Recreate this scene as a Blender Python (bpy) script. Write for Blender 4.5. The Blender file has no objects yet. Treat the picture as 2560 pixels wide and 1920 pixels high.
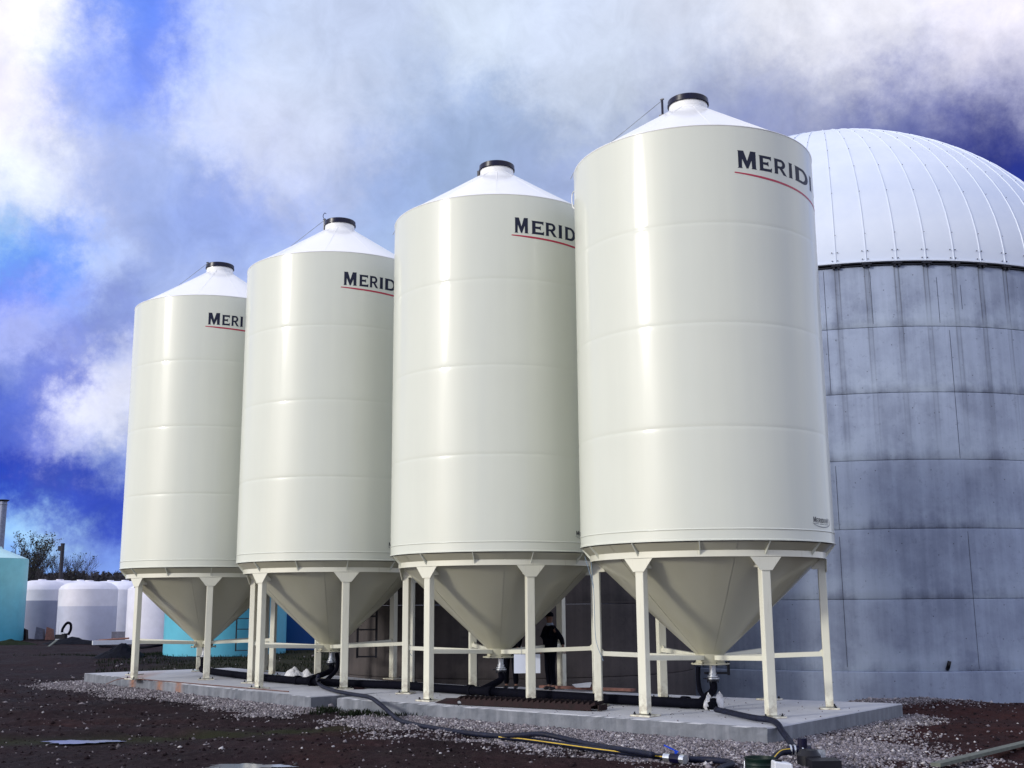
import bpy, math, random
import numpy as np
from mathutils import Vector, Matrix
R_ = math.radians
random.seed(7); rng = np.random.default_rng(7)
scene = bpy.context.scene
COL = scene.collection
S = 1.16                      # metres per working unit, applied once at the end (16 ft bins)

# ------------------------------------------------------------------ camera
CAM_H, PITCH, ROLL, FPX = 1.6817, 0.1929, -0.0074, 2820.65
cd = bpy.data.cameras.new('camera'); cam = bpy.data.objects.new('camera', cd); COL.objects.link(cam)
cd.sensor_width = 36; cd.lens = 36*FPX/2560; cd.clip_start = .1; cd.clip_end = 6000
cam.matrix_world = Matrix.Translation((0, 0, CAM_H*S)) @ Matrix.Rotation(math.pi/2+PITCH, 4, 'X') @ Matrix.Rotation(ROLL, 4, 'Z')
scene.camera = cam

def ray(px, py):
    u = (px-1280)/FPX; v = (960-py)/FPX
    cr, sr = math.cos(ROLL), math.sin(ROLL)
    u, v = u*cr-v*sr, u*sr+v*cr
    c, s = math.cos(PITCH), math.sin(PITCH)
    return np.array([u, c-v*s, s+v*c])
def atz(px, py, z):
    r = ray(px, py); t = (z-CAM_H)/r[2]; return (r[0]*t, r[1]*t, z)
def atD(px, py, D):
    r = ray(px, py); return (r[0]*D/r[1], D, CAM_H+r[2]*D/r[1])

# ------------------------------------------------------------------ world, sun, exposure
def lin(c):
    return tuple(((x/255)/12.92 if x/255 <= .04045 else ((x/255+.055)/1.055)**2.4) for x in c)
SUN_AZ, SUN_EL = R_(-148), R_(18)
world = bpy.data.worlds.new('World'); scene.world = world; world.use_nodes = True
nt = world.node_tree; nt.nodes.clear(); N = nt.nodes.new; L = nt.links.new
def vm(op, a, b=None, sc=None):
    n = N('ShaderNodeVectorMath'); n.operation = op
    for k, x in enumerate((a, b)):
        if x is None: continue
        if hasattr(x, 'links'): L(x, n.inputs[k])
        else: n.inputs[k].default_value = x
    if sc is not None:
        if hasattr(sc, 'links'): L(sc, n.inputs[3])
        else: n.inputs[3].default_value = sc
    return n
def mt(op, *a):
    n = N('ShaderNodeMath'); n.operation = op
    for k, x in enumerate(a):
        if hasattr(x, 'links'): L(x, n.inputs[k])
        else: n.inputs[k].default_value = x
    return n.outputs[0]
tc = N('ShaderNodeTexCoord').outputs['Generated']
def noise(vec, sc, det, rough=.55, dist=0):
    n = N('ShaderNodeTexNoise'); n.inputs['Scale'].default_value = sc; n.inputs['Detail'].default_value = det
    n.inputs['Roughness'].default_value = rough; n.inputs['Distortion'].default_value = dist; L(vec, n.inputs['Vector']); return n
n1 = noise(tc, 20, 9, .68)
w1 = vm('SUBTRACT', n1.outputs['Color'], (.5, .5, .5)).outputs[0]
w1 = vm('SCALE', w1, sc=.105).outputs[0]
dirw = vm('NORMALIZE', vm('ADD', tc, w1).outputs[0]).outputs[0]
# cloud colours by direction of the sky (world directions), blended smoothly
SKY = [(40,30,252,242,250),(150,90,232,228,246),(60,250,240,230,246),(40,430,250,248,255),(160,400,218,218,242),
(205,140,205,210,246),(330,30,118,156,250),(420,50,104,146,253),(290,130,114,154,250),(390,140,106,148,252),(245,200,126,160,242),(345,200,116,152,246),
(505,130,198,207,245),(480,230,202,208,245),(600,60,202,211,246),(700,200,212,218,246),(300,285,182,195,244),(600,310,216,218,247),
(680,390,220,220,247),(250,390,180,188,235),(380,470,170,184,238),(620,540,150,174,238),(500,570,158,176,236),(650,650,184,197,241),(510,680,176,187,236),(400,600,162,178,236),(300,55,122,158,250),(215,225,150,175,243),(200,1275,62,90,194),(1000,620,180,196,236),(1380,560,190,200,232),(60,530,190,202,248),(130,600,98,163,253),(90,670,92,160,252),
(20,610,150,198,250),(60,760,98,138,240),(150,700,80,155,252),(218,650,196,208,250),(245,695,200,208,246),(310,600,178,187,236),
(285,730,150,168,222),(125,765,194,202,246),(175,800,128,148,222),(70,830,190,192,242),(250,790,136,152,212),(55,920,136,152,228),(110,950,112,130,212),
(280,880,200,204,246),(290,970,230,226,248),(200,1010,230,226,248),(285,1060,222,220,242),(45,1030,98,122,214),(110,1090,88,112,208),
(160,1090,186,188,232),(285,1150,140,158,226),(70,1180,42,72,182),(150,1230,42,76,188),(250,1230,54,84,192),(30,1260,66,106,212),(250,1300,66,92,188),
(50,1330,150,196,240),(115,1335,184,216,240),(190,1355,116,138,214),(260,1410,124,152,226),(30,1420,120,165,240),
(900,60,206,213,245),(1000,190,196,204,233),(1200,90,212,218,240),(1400,80,215,220,246),(850,320,212,215,242),(1080,310,168,184,224),(1190,340,162,178,212),
(1320,390,162,176,210),(950,480,165,185,232),(790,450,196,202,238),(1430,290,192,199,224),(1400,460,158,171,214),(1500,180,213,217,239),
(1700,60,216,216,236),(1920,60,229,224,237),(2150,70,236,228,238),(2450,50,240,228,240),(1700,170,198,203,227),(1750,260,166,174,208),(1880,200,186,187,210),
(2000,285,160,164,198),(2100,160,212,208,224),(2350,160,208,204,225),(2540,190,190,186,216),(1860,320,150,158,200),(2220,265,126,134,182),(2400,280,88,98,155),
(2300,335,84,90,156),(2180,330,120,128,178),(2400,430,52,66,140),(2480,380,40,50,116),(2560,470,38,58,150),(2560,640,70,95,190)]
SG = [(.0165 if px < 360 and py > 560 else (.023 if px < 560 else .029)) for (px, py, *c) in SKY]
EXPO = 0.30
DV = np.array([ray(px, py)/np.linalg.norm(ray(px, py)) for (px, py, *c) in SKY]); TG = np.array([lin(c) for (_, _, *c) in SKY])
AW = np.exp((DV @ DV.T-1)/(np.array(SG)[None, :]*1.25)**2); AN = AW/(AW.sum(1, keepdims=True))
LW = np.array([.2126, .7152, .0722]); LT_, LA = TG @ LW, (AN @ TG) @ LW
KF = np.clip((LT_+1.05*(LT_-LA))/LT_, .62, 1.30)
CF = TG*np.stack([KF*.95, KF*1.02, np.maximum(KF, .98)], 1)/2**EXPO
acc = wacc = None
for ki, (px, py, *c) in enumerate(SKY):
    d = ray(px, py); d = d/np.linalg.norm(d)
    sg = SG[ki]
    w = mt('EXPONENT', mt('MULTIPLY', mt('SUBTRACT', vm('DOT_PRODUCT', dirw, tuple(d)).outputs['Value'], 1.0), 1/sg**2))
    v = vm('SCALE', tuple(CF[ki]), sc=w).outputs[0]
    acc = v if acc is None else vm('ADD', acc, v).outputs[0]
    wacc = w if wacc is None else mt('ADD', wacc, w)
# the rest of the sky: broken cloud over a Nishita sky
sky = N('ShaderNodeTexSky'); sky.sky_type = 'NISHITA'; sky.sun_disc = False
sky.sun_elevation = SUN_EL; sky.sun_rotation = math.pi/2-SUN_AZ
SKYB = .10
nish = vm('SCALE', sky.outputs[0], sc=SKYB).outputs[0]
n2 = noise(tc, 2.2, 6, .6, .3)
cr = N('ShaderNodeValToRGB'); L(n2.outputs['Fac'], cr.inputs[0])
cr.color_ramp.elements[0].position = .36; cr.color_ramp.elements[0].color = (*lin((140,165,238)), 1)
cr.color_ramp.elements[1].position = .66; cr.color_ramp.elements[1].color = (*lin((255,252,250)), 1)
e = cr.color_ramp.elements.new(.5); e.color = (*lin((212,216,240)), 1)
mixn = N('ShaderNodeMixRGB'); mixn.inputs[0].default_value = .25; L(cr.outputs[0], mixn.inputs[1]); L(nish, mixn.inputs[2])
W0 = 2e-5
acc = vm('ADD', acc, vm('SCALE', mixn.outputs[0], sc=W0*1.25).outputs[0]).outputs[0]  # sky out of view raised evenly to brighten the bins' shaded sides
wacc = mt('ADD', wacc, W0)
field = vm('SCALE', acc, sc=mt('DIVIDE', 1.0, wacc)).outputs[0]
# wispy detail
n3 = noise(tc, 26, 7, .62, .4); n4 = noise(tc, 7, 5, .55, .2)
det = mt('ADD', mt('MULTIPLY', mt('SUBTRACT', n3.outputs['Fac'], .5), .50), mt('MULTIPLY', mt('SUBTRACT', n4.outputs['Fac'], .5), .30))
field = vm('SCALE', field, sc=mt('ADD', 1.0, det)).outputs[0]
# unit vector toward the sun
sd = (math.cos(SUN_EL)*math.cos(SUN_AZ), math.cos(SUN_EL)*math.sin(SUN_AZ), math.sin(SUN_EL))
bg = N('ShaderNodeBackground'); bg.inputs['Strength'].default_value = 1.0
L(field, bg.inputs['Color']); out = N('ShaderNodeOutputWorld'); L(bg.outputs[0], out.inputs[0])
world.cycles.sampling_method = 'MANUAL'; world.cycles.sample_map_resolution = 512
sl = bpy.data.lights.new('sun', 'SUN'); sl.energy = 1.75; sl.angle = R_(8); sl.color = (1, .965, .89)
sun = bpy.data.objects.new('sun', sl); COL.objects.link(sun)
sun.rotation_euler = (-Vector(sd)).to_track_quat('-Z', 'Y').to_euler(); sun.location = (0, 0, 30)
vs = scene.view_settings; vs.view_transform = 'Standard'; vs.look = 'None'; vs.exposure = EXPO; vs.gamma = 1
scene.render.engine = 'CYCLES'
scene.cycles.max_bounces = 6

# ------------------------------------------------------------------ materials
class M:
    def __init__(s, name, col=(.5,.5,.5), rough=.6, metal=0, spec=.5, coat=0):
        s.m = bpy.data.materials.new(name); s.m.use_nodes = True; s.t = s.m.node_tree
        s.b = s.t.nodes['Principled BSDF']
        s.b.inputs['Base Color'].default_value = (*col, 1); s.b.inputs['Roughness'].default_value = rough
        s.b.inputs['Metallic'].default_value = metal; s.b.inputs['Specular IOR Level'].default_value = spec
        s.b.inputs['Coat Weight'].default_value = coat
        s._o = None
    def n(s, t, **kw):
        x = s.t.nodes.new(t)
        for k, v in kw.items():
            if hasattr(x, k): setattr(x, k, v)
        return x
    def l(s, a, b): s.t.links.new(a, b)
    def obj(s):
        if s._o is None: s._o = s.n('ShaderNodeTexCoord').outputs['Object']
        return s._o
    def mapped(s, sc, vec=None):
        mp = s.n('ShaderNodeMapping'); mp.inputs['Scale'].default_value = sc; s.l(vec or s.obj(), mp.inputs[0]); return mp.outputs[0]
    def noise(s, sc=5, det=4, rough=.55, vec=None, dist=0):
        x = s.n('ShaderNodeTexNoise'); x.inputs['Scale'].default_value = sc; x.inputs['Detail'].default_value = det
        x.inputs['Roughness'].default_value = rough; x.inputs['Distortion'].default_value = dist
        s.l(vec or s.obj(), x.inputs['Vector']); return x.outputs['Fac']
    def ramp(s, f, stops):
        r = s.n('ShaderNodeValToRGB'); s.l(f, r.inputs[0]); e = r.color_ramp.elements
        while len(e) < len(stops): e.new(.5)
        for k, (p, c) in enumerate(stops):
            e[k].position = p; e[k].color = (*(c if isinstance(c, tuple) else (c, c, c)), 1)
        return r.outputs[0]
    def mix(s, f, a, b, mode='MIX'):
        x = s.n('ShaderNodeMixRGB'); x.blend_type = mode
        for k, v in enumerate((f, a, b)):
            if hasattr(v, 'links'): s.l(v, x.inputs[k])
            elif k == 0: x.inputs[0].default_value = v
            else: x.inputs[k].default_value = (*v, 1)
        return x.outputs[0]
    def math(s, op, *a):
        x = s.n('ShaderNodeMath'); x.operation = op
        for k, v in enumerate(a):
            if hasattr(v, 'links'): s.l(v, x.inputs[k])
            else: x.inputs[k].default_value = v
        return x.outputs[0]
    def col(s, c): s.l(c, s.b.inputs['Base Color']); return s
    def rgh(s, c): s.l(c, s.b.inputs['Roughness']); return s
    def bump(s, h, st=.3, d=.02):
        b = s.n('ShaderNodeBump'); b.inputs['Strength'].default_value = st; b.inputs['Distance'].default_value = d
        s.l(h, b.inputs['Height']); s.l(b.outputs[0], s.b.inputs['Normal']); return s
def simple(name, c, rough=.6, metal=0, var=.25, sc=6, bmp=.15, coat=0, spec=.5):
    m = M(name, c, rough, metal, spec, coat)
    f = m.noise(sc, 5, .6)
    lo = tuple(x*(1-var) for x in c); hi = tuple(min(1, x*(1+var)) for x in c)
    m.col(m.ramp(f, [(.3, lo), (.7, hi)])); m.bump(f, bmp, .01); return m
PAINT = (.63, .648, .560)
def paint(name, c, wav=1.0):
    m = M(name, c, .44, 0, .5, .50); m.b.inputs['Coat Roughness'].default_value = .12
    g = m.noise(.9, 3, .5); s = m.noise(1.0, 3, .55, m.mapped((3.2, 3.2, .16)))
    d = m.noise(40, 3, .6)
    k = m.mix(.5, m.ramp(g, [(.3, tuple(x*.975 for x in c)), (.7, tuple(min(1, x*1.02) for x in c))]),
              m.ramp(s, [(.35, tuple(x*.97 for x in c)), (.7, tuple(min(1, x*1.02) for x in c))]))
    m.col(k)
    m.rgh(m.ramp(s, [(.3, .36), (.7, .50)]))
    m.bump(m.math('ADD', m.math('MULTIPLY', s, wav), m.math('MULTIPLY', d, .004)), .16, .02)
    return m
MT = {}
MT['paint'] = paint('cream_paint', PAINT)
MT['roof'] = paint('cream_paint_sky_lit', (.80, .80, .79), .3)  # body's cream lightened in the colour to stand for bright sky on the roof
MT['hopper'] = paint('cream_paint_in_shade', (.42, .405, .30), .15)  # same cream made darker and olive, shade under the bin put into the colour
def legmat():
    m = paint('cream_leg_paint', (.70, .69, .57), .3); sp = m.n('ShaderNodeSeparateXYZ'); m.l(m.obj(), sp.inputs[0])
    src = m.b.inputs['Base Color'].links[0].from_socket; nz = m.noise(9, 5, .7); n2_ = m.noise(3, 4, .6, m.mapped((6, 6, .6)))
    mr = m.n('ShaderNodeMapRange'); mr.inputs[1].default_value = .42*S; mr.inputs[2].default_value = .0; m.l(sp.outputs[2], mr.inputs[0])
    f = m.math('MULTIPLY', mr.outputs[0], m.ramp(nz, [(.42, 0.0), (.62, .75)])); c = m.mix(f, src, (.22, .17, .12))
    c = m.mix(m.ramp(n2_, [(.60, 0.0), (.72, .22)]), c, (.33, .26, .17)); m.col(c); return m
MT['legpaint'] = legmat()
MT['lid'] = simple('dark_navy_plastic', (.003, .003, .020), .3, var=.3, spec=.3)
MT['ink'] = M('navy_lettering', (.014, .017, .038), .5, 0, .2)
MT['red'] = M('red_stripe', (.42, .012, .05), .4)
MT['decal'] = M('black_print', (.02, .02, .03), .4)
MT['decal_grey'] = M('grey_print', (.12, .14, .16), .4)
MT['steel'] = simple('galvanised_steel', (.55, .58, .62), .35, .85, .2, 30)
MT['darkmetal'] = simple('dark_metal', (.010, .011, .018), .5, .1, spec=.3)
MT['blackpipe'] = simple('black_polyethylene', (.0028, .003, .007), .8, 0, .3, 8, spec=.06)
MT['hose'] = simple('black_rubber_hose', (.006, .008, .022), .55, 0, .5, 14, spec=.22)
MT['yellow'] = simple('yellow_stripe', (.50, .34, .02), .5)
MT['rustplate'] = simple('rusty_base_plate', (.16, .10, .08), .7, .2, .4, 12)
MT['redsteel'] = simple('dark_red_steel', (.011, .0025, .004), .6, 0, .5, 9, spec=.2)
MT['rod'] = simple('rusty_rod', (.13, .06, .045), .7, .2, .4, 20)
MT['rope'] = simple('blue_grey_cord', (.20, .28, .36), .7)
MT['cable'] = simple('grey_cable', (.25, .27, .30), .6)
MT['bag'] = simple('white_bag_plastic', (.62, .62, .64), .45, 0, .1, 10)
MT['whiteboard'] = M('white_sign_board', (.62, .66, .76), .4)
MT['plank'] = simple('weathered_red_plank', (.20, .09, .07), .75, 0, .3, 9)
MT['greyplank'] = simple('weathered_pale_plank', (.10, .11, .09), .8, 0, .25, 9)
MT['bluehandle'] = M('blue_handle', (.004, .05, .50), .4)
MT['greenbucket'] = simple('dark_green_plastic', (.0015, .012, .009), .5, spec=.3)
MT['whiteplastic'] = simple('white_moulded_plastic', (.62, .64, .68), .4, 0, .06)
MT['black'] = simple('black_engine', (.006, .006, .010), .45, 0, .3, spec=.3)
MT['skin'] = M('skin', (.16, .08, .055), .7)
MT['navycloth'] = simple('navy_cloth', (.003, .0035, .007), .95, spec=.05)
MT['shirt'] = simple('pale_blue_shirt', (.22, .26, .34), .9)
MT['bark'] = simple('dark_bark', (.028, .026, .034), .9)
MT['leaf'] = simple('dark_leaves', (.030, .034, .022), .8)
MT['polewood'] = simple('weathered_pole_wood', (.022, .022, .032), .9)
MT['tarp'] = simple('black_tarp', (.004, .005, .010), .75, 0, .3, spec=.1)
MT['block'] = simple('grey_block', (.11, .11, .15), .9)
MT['stackmetal'] = simple('grey_stack_metal', (.16, .18, .26), .5, .4)
MT['water'] = M('puddle_water', (.20, .215, .25), .14, 0, .8)
# translucent plastic tanks, with the liquid level showing through the wall
def tankmat(name, top, low, level, soft=.02):
    m = M(name, top, .42)
    sp = m.n('ShaderNodeSeparateXYZ'); m.l(m.obj(), sp.inputs[0])
    mr = m.n('ShaderNodeMapRange'); mr.inputs[1].default_value = (level-soft)*S; mr.inputs[2].default_value = (level+soft)*S; m.l(sp.outputs[2], mr.inputs[0])
    base = m.mix(mr.outputs[0], low, top)
    f = m.noise(1.4, 4, .6)
    m.col(m.mix(1, base, m.ramp(f, [(.3, .86), (.7, 1.0)]), 'MULTIPLY')); return m
MT['poly_low'] = tankmat('white_poly_tank_full', (.70, .69, .78), (.25, .27, .38), 2.55)
MT['poly_mid'] = tankmat('white_poly_tank_half', (.72, .71, .78), (.50, .52, .64), 2.05)
MT['poly_new'] = tankmat('white_poly_tank', (.76, .76, .86), (.72, .72, .84), .5, .4)
MT['cyan'] = tankmat('cyan_tank_paint', (.10, .46, .60), (.13, .50, .66), .9, .9)
MT['blue'] = tankmat('deep_blue_tank_paint', (.015, .09, .30), (.015, .09, .30), 1)
MT['teal'] = tankmat('turquoise_tank_paint', (.22, .58, .60), (.08, .42, .58), 2.0, 1.8)
MT['tealtop'] = tankmat('turquoise_tank_top', (.45, .72, .74), (.45, .72, .74), 1)
# concrete of slabs
def slabmat(name='slab_concrete'):
    m = M(name, (.4, .4, .42), .75)
    a = m.noise(1.7, 7, .7); b = m.noise(7, 5, .7); v = m.noise(1, 4, .6, m.mapped((5, 5, .5)))
    top = m.mix(.5, m.ramp(a, [(.3, (.33, .34, .38)), (.7, (.50, .51, .53))]), m.ramp(b, [(.3, (.36, .37, .40)), (.75, (.50, .50, .52))]))
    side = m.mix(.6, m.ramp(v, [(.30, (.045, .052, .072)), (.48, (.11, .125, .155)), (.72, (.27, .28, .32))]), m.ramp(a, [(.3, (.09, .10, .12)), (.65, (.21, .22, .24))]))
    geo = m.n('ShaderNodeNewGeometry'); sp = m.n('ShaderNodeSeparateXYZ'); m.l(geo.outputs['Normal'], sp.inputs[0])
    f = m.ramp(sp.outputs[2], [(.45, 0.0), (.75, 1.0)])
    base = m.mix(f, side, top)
    # rust runs under the leg plates of the far slab
    at = m.n('ShaderNodeAttribute'); at.attribute_name = 'rust'
    rn = m.noise(14, 4, .7)
    base = m.mix(m.math('MULTIPLY', at.outputs['Fac'], m.ramp(rn, [(.35, 0.3), (.6, 1.0)])), base, (.30, .12, .05))
    m.col(base); m.bump(m.math('ADD', b, m.math('MULTIPLY', v, .6)), .35, .012); return m
MT['slab'] = slabmat()
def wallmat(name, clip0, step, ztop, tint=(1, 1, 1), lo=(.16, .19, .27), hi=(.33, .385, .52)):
    m = M(name, (.3, .3, .35), .8)
    sp = m.n('ShaderNodeSeparateXYZ'); m.l(m.obj(), sp.inputs[0])
    ang = m.math('ARCTAN2', sp.outputs[1], sp.outputs[0])
    u = m.math('MULTIPLY', ang, 8.26*S)
    cv = m.n('ShaderNodeCombineXYZ'); m.l(u, cv.inputs[0]); m.l(sp.outputs[2], cv.inputs[2])
    cvs = m.mapped((2.2, 1, .10), cv.outputs[0]); cvf = m.mapped((9, 1, .25), cv.outputs[0])
    a = m.noise(.55, 6, .65); b = m.noise(6, 6, .7); st = m.noise(1, 5, .65, cvs); sf = m.noise(1, 4, .6, cvf)
    base = m.mix(.42, m.ramp(a, [(.25, lo), (.62, hi)]), m.ramp(st, [(.3, tuple(x*.85 for x in lo)), (.5, tuple((x+y)/2 for x, y in zip(lo, hi))), (.72, tuple(x*1.1 for x in hi))]))
    base = m.mix(m.ramp(b, [(.28, .55), (.42, 0.0)]), base, tuple(x*.7 for x in lo))
    # runs below each clip of the dome ring, fading downwards
    ph = m.math('DIVIDE', m.math('SUBTRACT', m.math('ADD', ang, m.math('MULTIPLY', m.math('SUBTRACT', a, .5), .006)), clip0), step)
    fr = m.math('ABSOLUTE', m.math('SUBTRACT', m.math('FRACT', m.math('ADD', ph, 100.5)), .5))
    l1 = m.ramp(m.math('ABSOLUTE', m.math('SUBTRACT', fr, .07)), [(.0, 1.0), (.035, 0.0)])
    band = m.ramp(fr, [(.02, .8), (.13, 0.0)])
    mr = m.n('ShaderNodeMapRange'); mr.inputs[1].default_value = (ztop-6.5)*S; mr.inputs[2].default_value = ztop*S; m.l(sp.outputs[2], mr.inputs[0])
    fade = m.math('POWER', mr.outputs[0], 1.2)
    run = m.math('MULTIPLY', m.math('MULTIPLY', m.math('ADD', m.math('MULTIPLY', l1, .75), m.math('MULTIPLY', band, .45)), fade), m.ramp(sf, [(.32, .35), (.55, 1.0)]))
    base = m.mix(run, base, (.035, .04, .055))
    vr = m.n('ShaderNodeTexVoronoi'); vr.inputs['Scale'].default_value = 3.2; m.l(m.obj(), vr.inputs[0])
    hole = m.ramp(vr.outputs['Distance'], [(.045, 1.0), (.075, 0.0)])
    base = m.mix(m.math('MULTIPLY', hole, .8), base, (.03, .03, .04))
    # darker damp band above each pour joint, pale lime below the ledge
    zz = m.math('FRACT', m.math('DIVIDE', m.math('ADD', sp.outputs[2], (.10+20*1.84)*S), 1.84*S))
    jb = m.ramp(m.math('ADD', zz, m.math('MULTIPLY', m.math('SUBTRACT', st, .5), .12)), [(.0, .9), (.05, .45), (.15, 0.0)])
    base = m.mix(m.math('MULTIPLY', jb, .85), base, tuple(x*.55 for x in lo))
    # pale lime bloom on the low right of the wall
    bl = m.math('MULTIPLY', m.ramp(m.math('ADD', a, m.math('MULTIPLY', st, .3)), [(.52, 0.0), (.72, .55)]), m.ramp(zz, [(.0, 1.0), (.5, .25)]))
    base = m.mix(bl, base, tuple(min(.62, x*1.35) for x in hi))
    m.col(m.mix(1, base, tint, 'MULTIPLY')); m.bump(m.math('ADD', b, m.math('MULTIPLY', hole, -1.0)), .4, .012); return m
MT['wall'] = wallmat('tank_concrete', R_(-104.94), R_(5.59), 10.9)
MT['wall2'] = wallmat('shade_dark_concrete', 0, .3, 30, (1, .88, .82), (.014, .014, .019), (.070, .066, .070))  # deep shade behind the hoppers is put into this low concrete colour
def domemat():
    m = M('white_dome_sheet', (.72, .75, .84), .38)
    a = m.noise(.5, 4, .6); m.col(m.ramp(a, [(.3, (.56, .62, .74)), (.7, (.66, .71, .80))])); return m
MT['dome'] = domemat()
# soil + gravel
def groundmat():
    m = M('wet_soil', (.06, .04, .04), .9, 0, .08)
    at = m.n('ShaderNodeAttribute'); at.attribute_name = 'gravel'
    rd = m.n('ShaderNodeAttribute'); rd.attribute_name = 'red'
    gs = m.n('ShaderNodeAttribute'); gs.attribute_name = 'algae'
    a = m.noise(.6, 7, .65); b = m.noise(7, 8, .72); c = m.noise(34, 6, .75)
    soil = m.mix(.5, m.ramp(a, [(.3, (.006, .004, .006)), (.7, (.034, .021, .025))]), m.ramp(b, [(.32, (.003, .002, .0035)), (.55, (.020, .012, .014)), (.78, (.085, .065, .070))]))
    red = m.mix(.5, m.ramp(a, [(.3, (.012, .004, .004)), (.7, (.044, .015, .014))]), m.ramp(b, [(.3, (.004, .0015, .002)), (.7, (.060, .026, .024))]))
    soil = m.mix(rd.outputs['Fac'], soil, red)
    soil = m.mix(m.math('MULTIPLY', gs.outputs['Fac'], .8), soil, (.022, .026, .010))
    v = m.n('ShaderNodeTexVoronoi'); v.inputs['Scale'].default_value = 26; m.l(m.obj(), v.inputs[0])
    st = m.mix(.6, v.outputs['Color'], (.5, .5, .5)); bw = m.n('ShaderNodeRGBToBW'); m.l(st, bw.inputs[0])
    grav = m.mix(m.ramp(v.outputs['Distance'], [(.25, 0.0), (.6, 1.0)]), m.ramp(bw.outputs[0], [(.3, (.13, .12, .13)), (.7, (.42, .40, .43))]), (.035, .03, .035))
    f = m.ramp(m.math('ADD', at.outputs['Fac'], m.math('MULTIPLY', m.math('SUBTRACT', b, .5), .9)), [(.42, 0.0), (.58, 1.0)])
    m.col(m.mix(f, soil, grav))
    m.rgh(m.ramp(a, [(.3, .75), (.6, .95)]))
    m.bump(m.math('ADD', m.math('MULTIPLY', b, 1.0), m.math('MULTIPLY', c, .5)), .9, .05); return m
MT['ground'] = groundmat()
def stonemat(name, warm):
    m = M(name, (.3, .3, .3), .85)
    at = m.n('ShaderNodeAttribute'); at.attribute_name = 'tone'
    m.col(m.ramp(at.outputs['Fac'], [(0, tuple(x*w for x, w in zip((.03, .026, .028), warm))), (.45, tuple(x*w for x, w in zip((.15, .135, .145), warm))), (.8, tuple(x*w for x, w in zip((.26, .245, .26), warm))), (1, (.46, .44, .45))]))
    m.bump(m.noise(60, 3, .6), .3, .01); return m
MT['gravel'] = stonemat('grey_gravel_stone', (1, .97, 1.0))
MT['grass'] = simple('dark_grass', (.010, .016, .008), .9, spec=.1)

# ------------------------------------------------------------------ mesh helpers
def mesh(name, v, f, mat, parent=None, smooth=False, loc=None, rz=0, sharp=None):
    me = bpy.data.meshes.new(name); me.from_pydata([tuple(map(float, p)) for p in v], [], f); me.update()
    me.materials.append(mat.m)
    if smooth:
        me.polygons.foreach_set('use_smooth', [True]*len(me.polygons))
        if sharp: me.set_sharp_from_angle(angle=R_(sharp))
    o = bpy.data.objects.new(name, me); COL.objects.link(o)
    if parent: o.parent = parent
    if loc is not None: o.location = loc
    o.rotation_euler.z = rz
    return o
def share(name, me, parent=None, loc=(0, 0, 0), rz=0):
    o = bpy.data.objects.new(name, me); COL.objects.link(o); o.parent = parent; o.location = loc; o.rotation_euler.z = rz; return o
def empty(name, loc, label, cat, group=None, rz=0):
    o = bpy.data.objects.new(name, None); COL.objects.link(o); o.location = loc; o.rotation_euler.z = rz; o.empty_display_size = .2
    tag(o, label, cat, group); return o
def tag(o, label=None, cat=None, group=None, kind=None):
    if label: o['label'] = label
    if cat: o['category'] = cat
    if group: o['group'] = group
    if kind: o['kind'] = kind
    return o
def copy_tree(o, parent=None):
    c = o.copy(); COL.objects.link(c); c.parent = parent
    for ch in list(o.children): copy_tree(ch, c)
    return c
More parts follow.
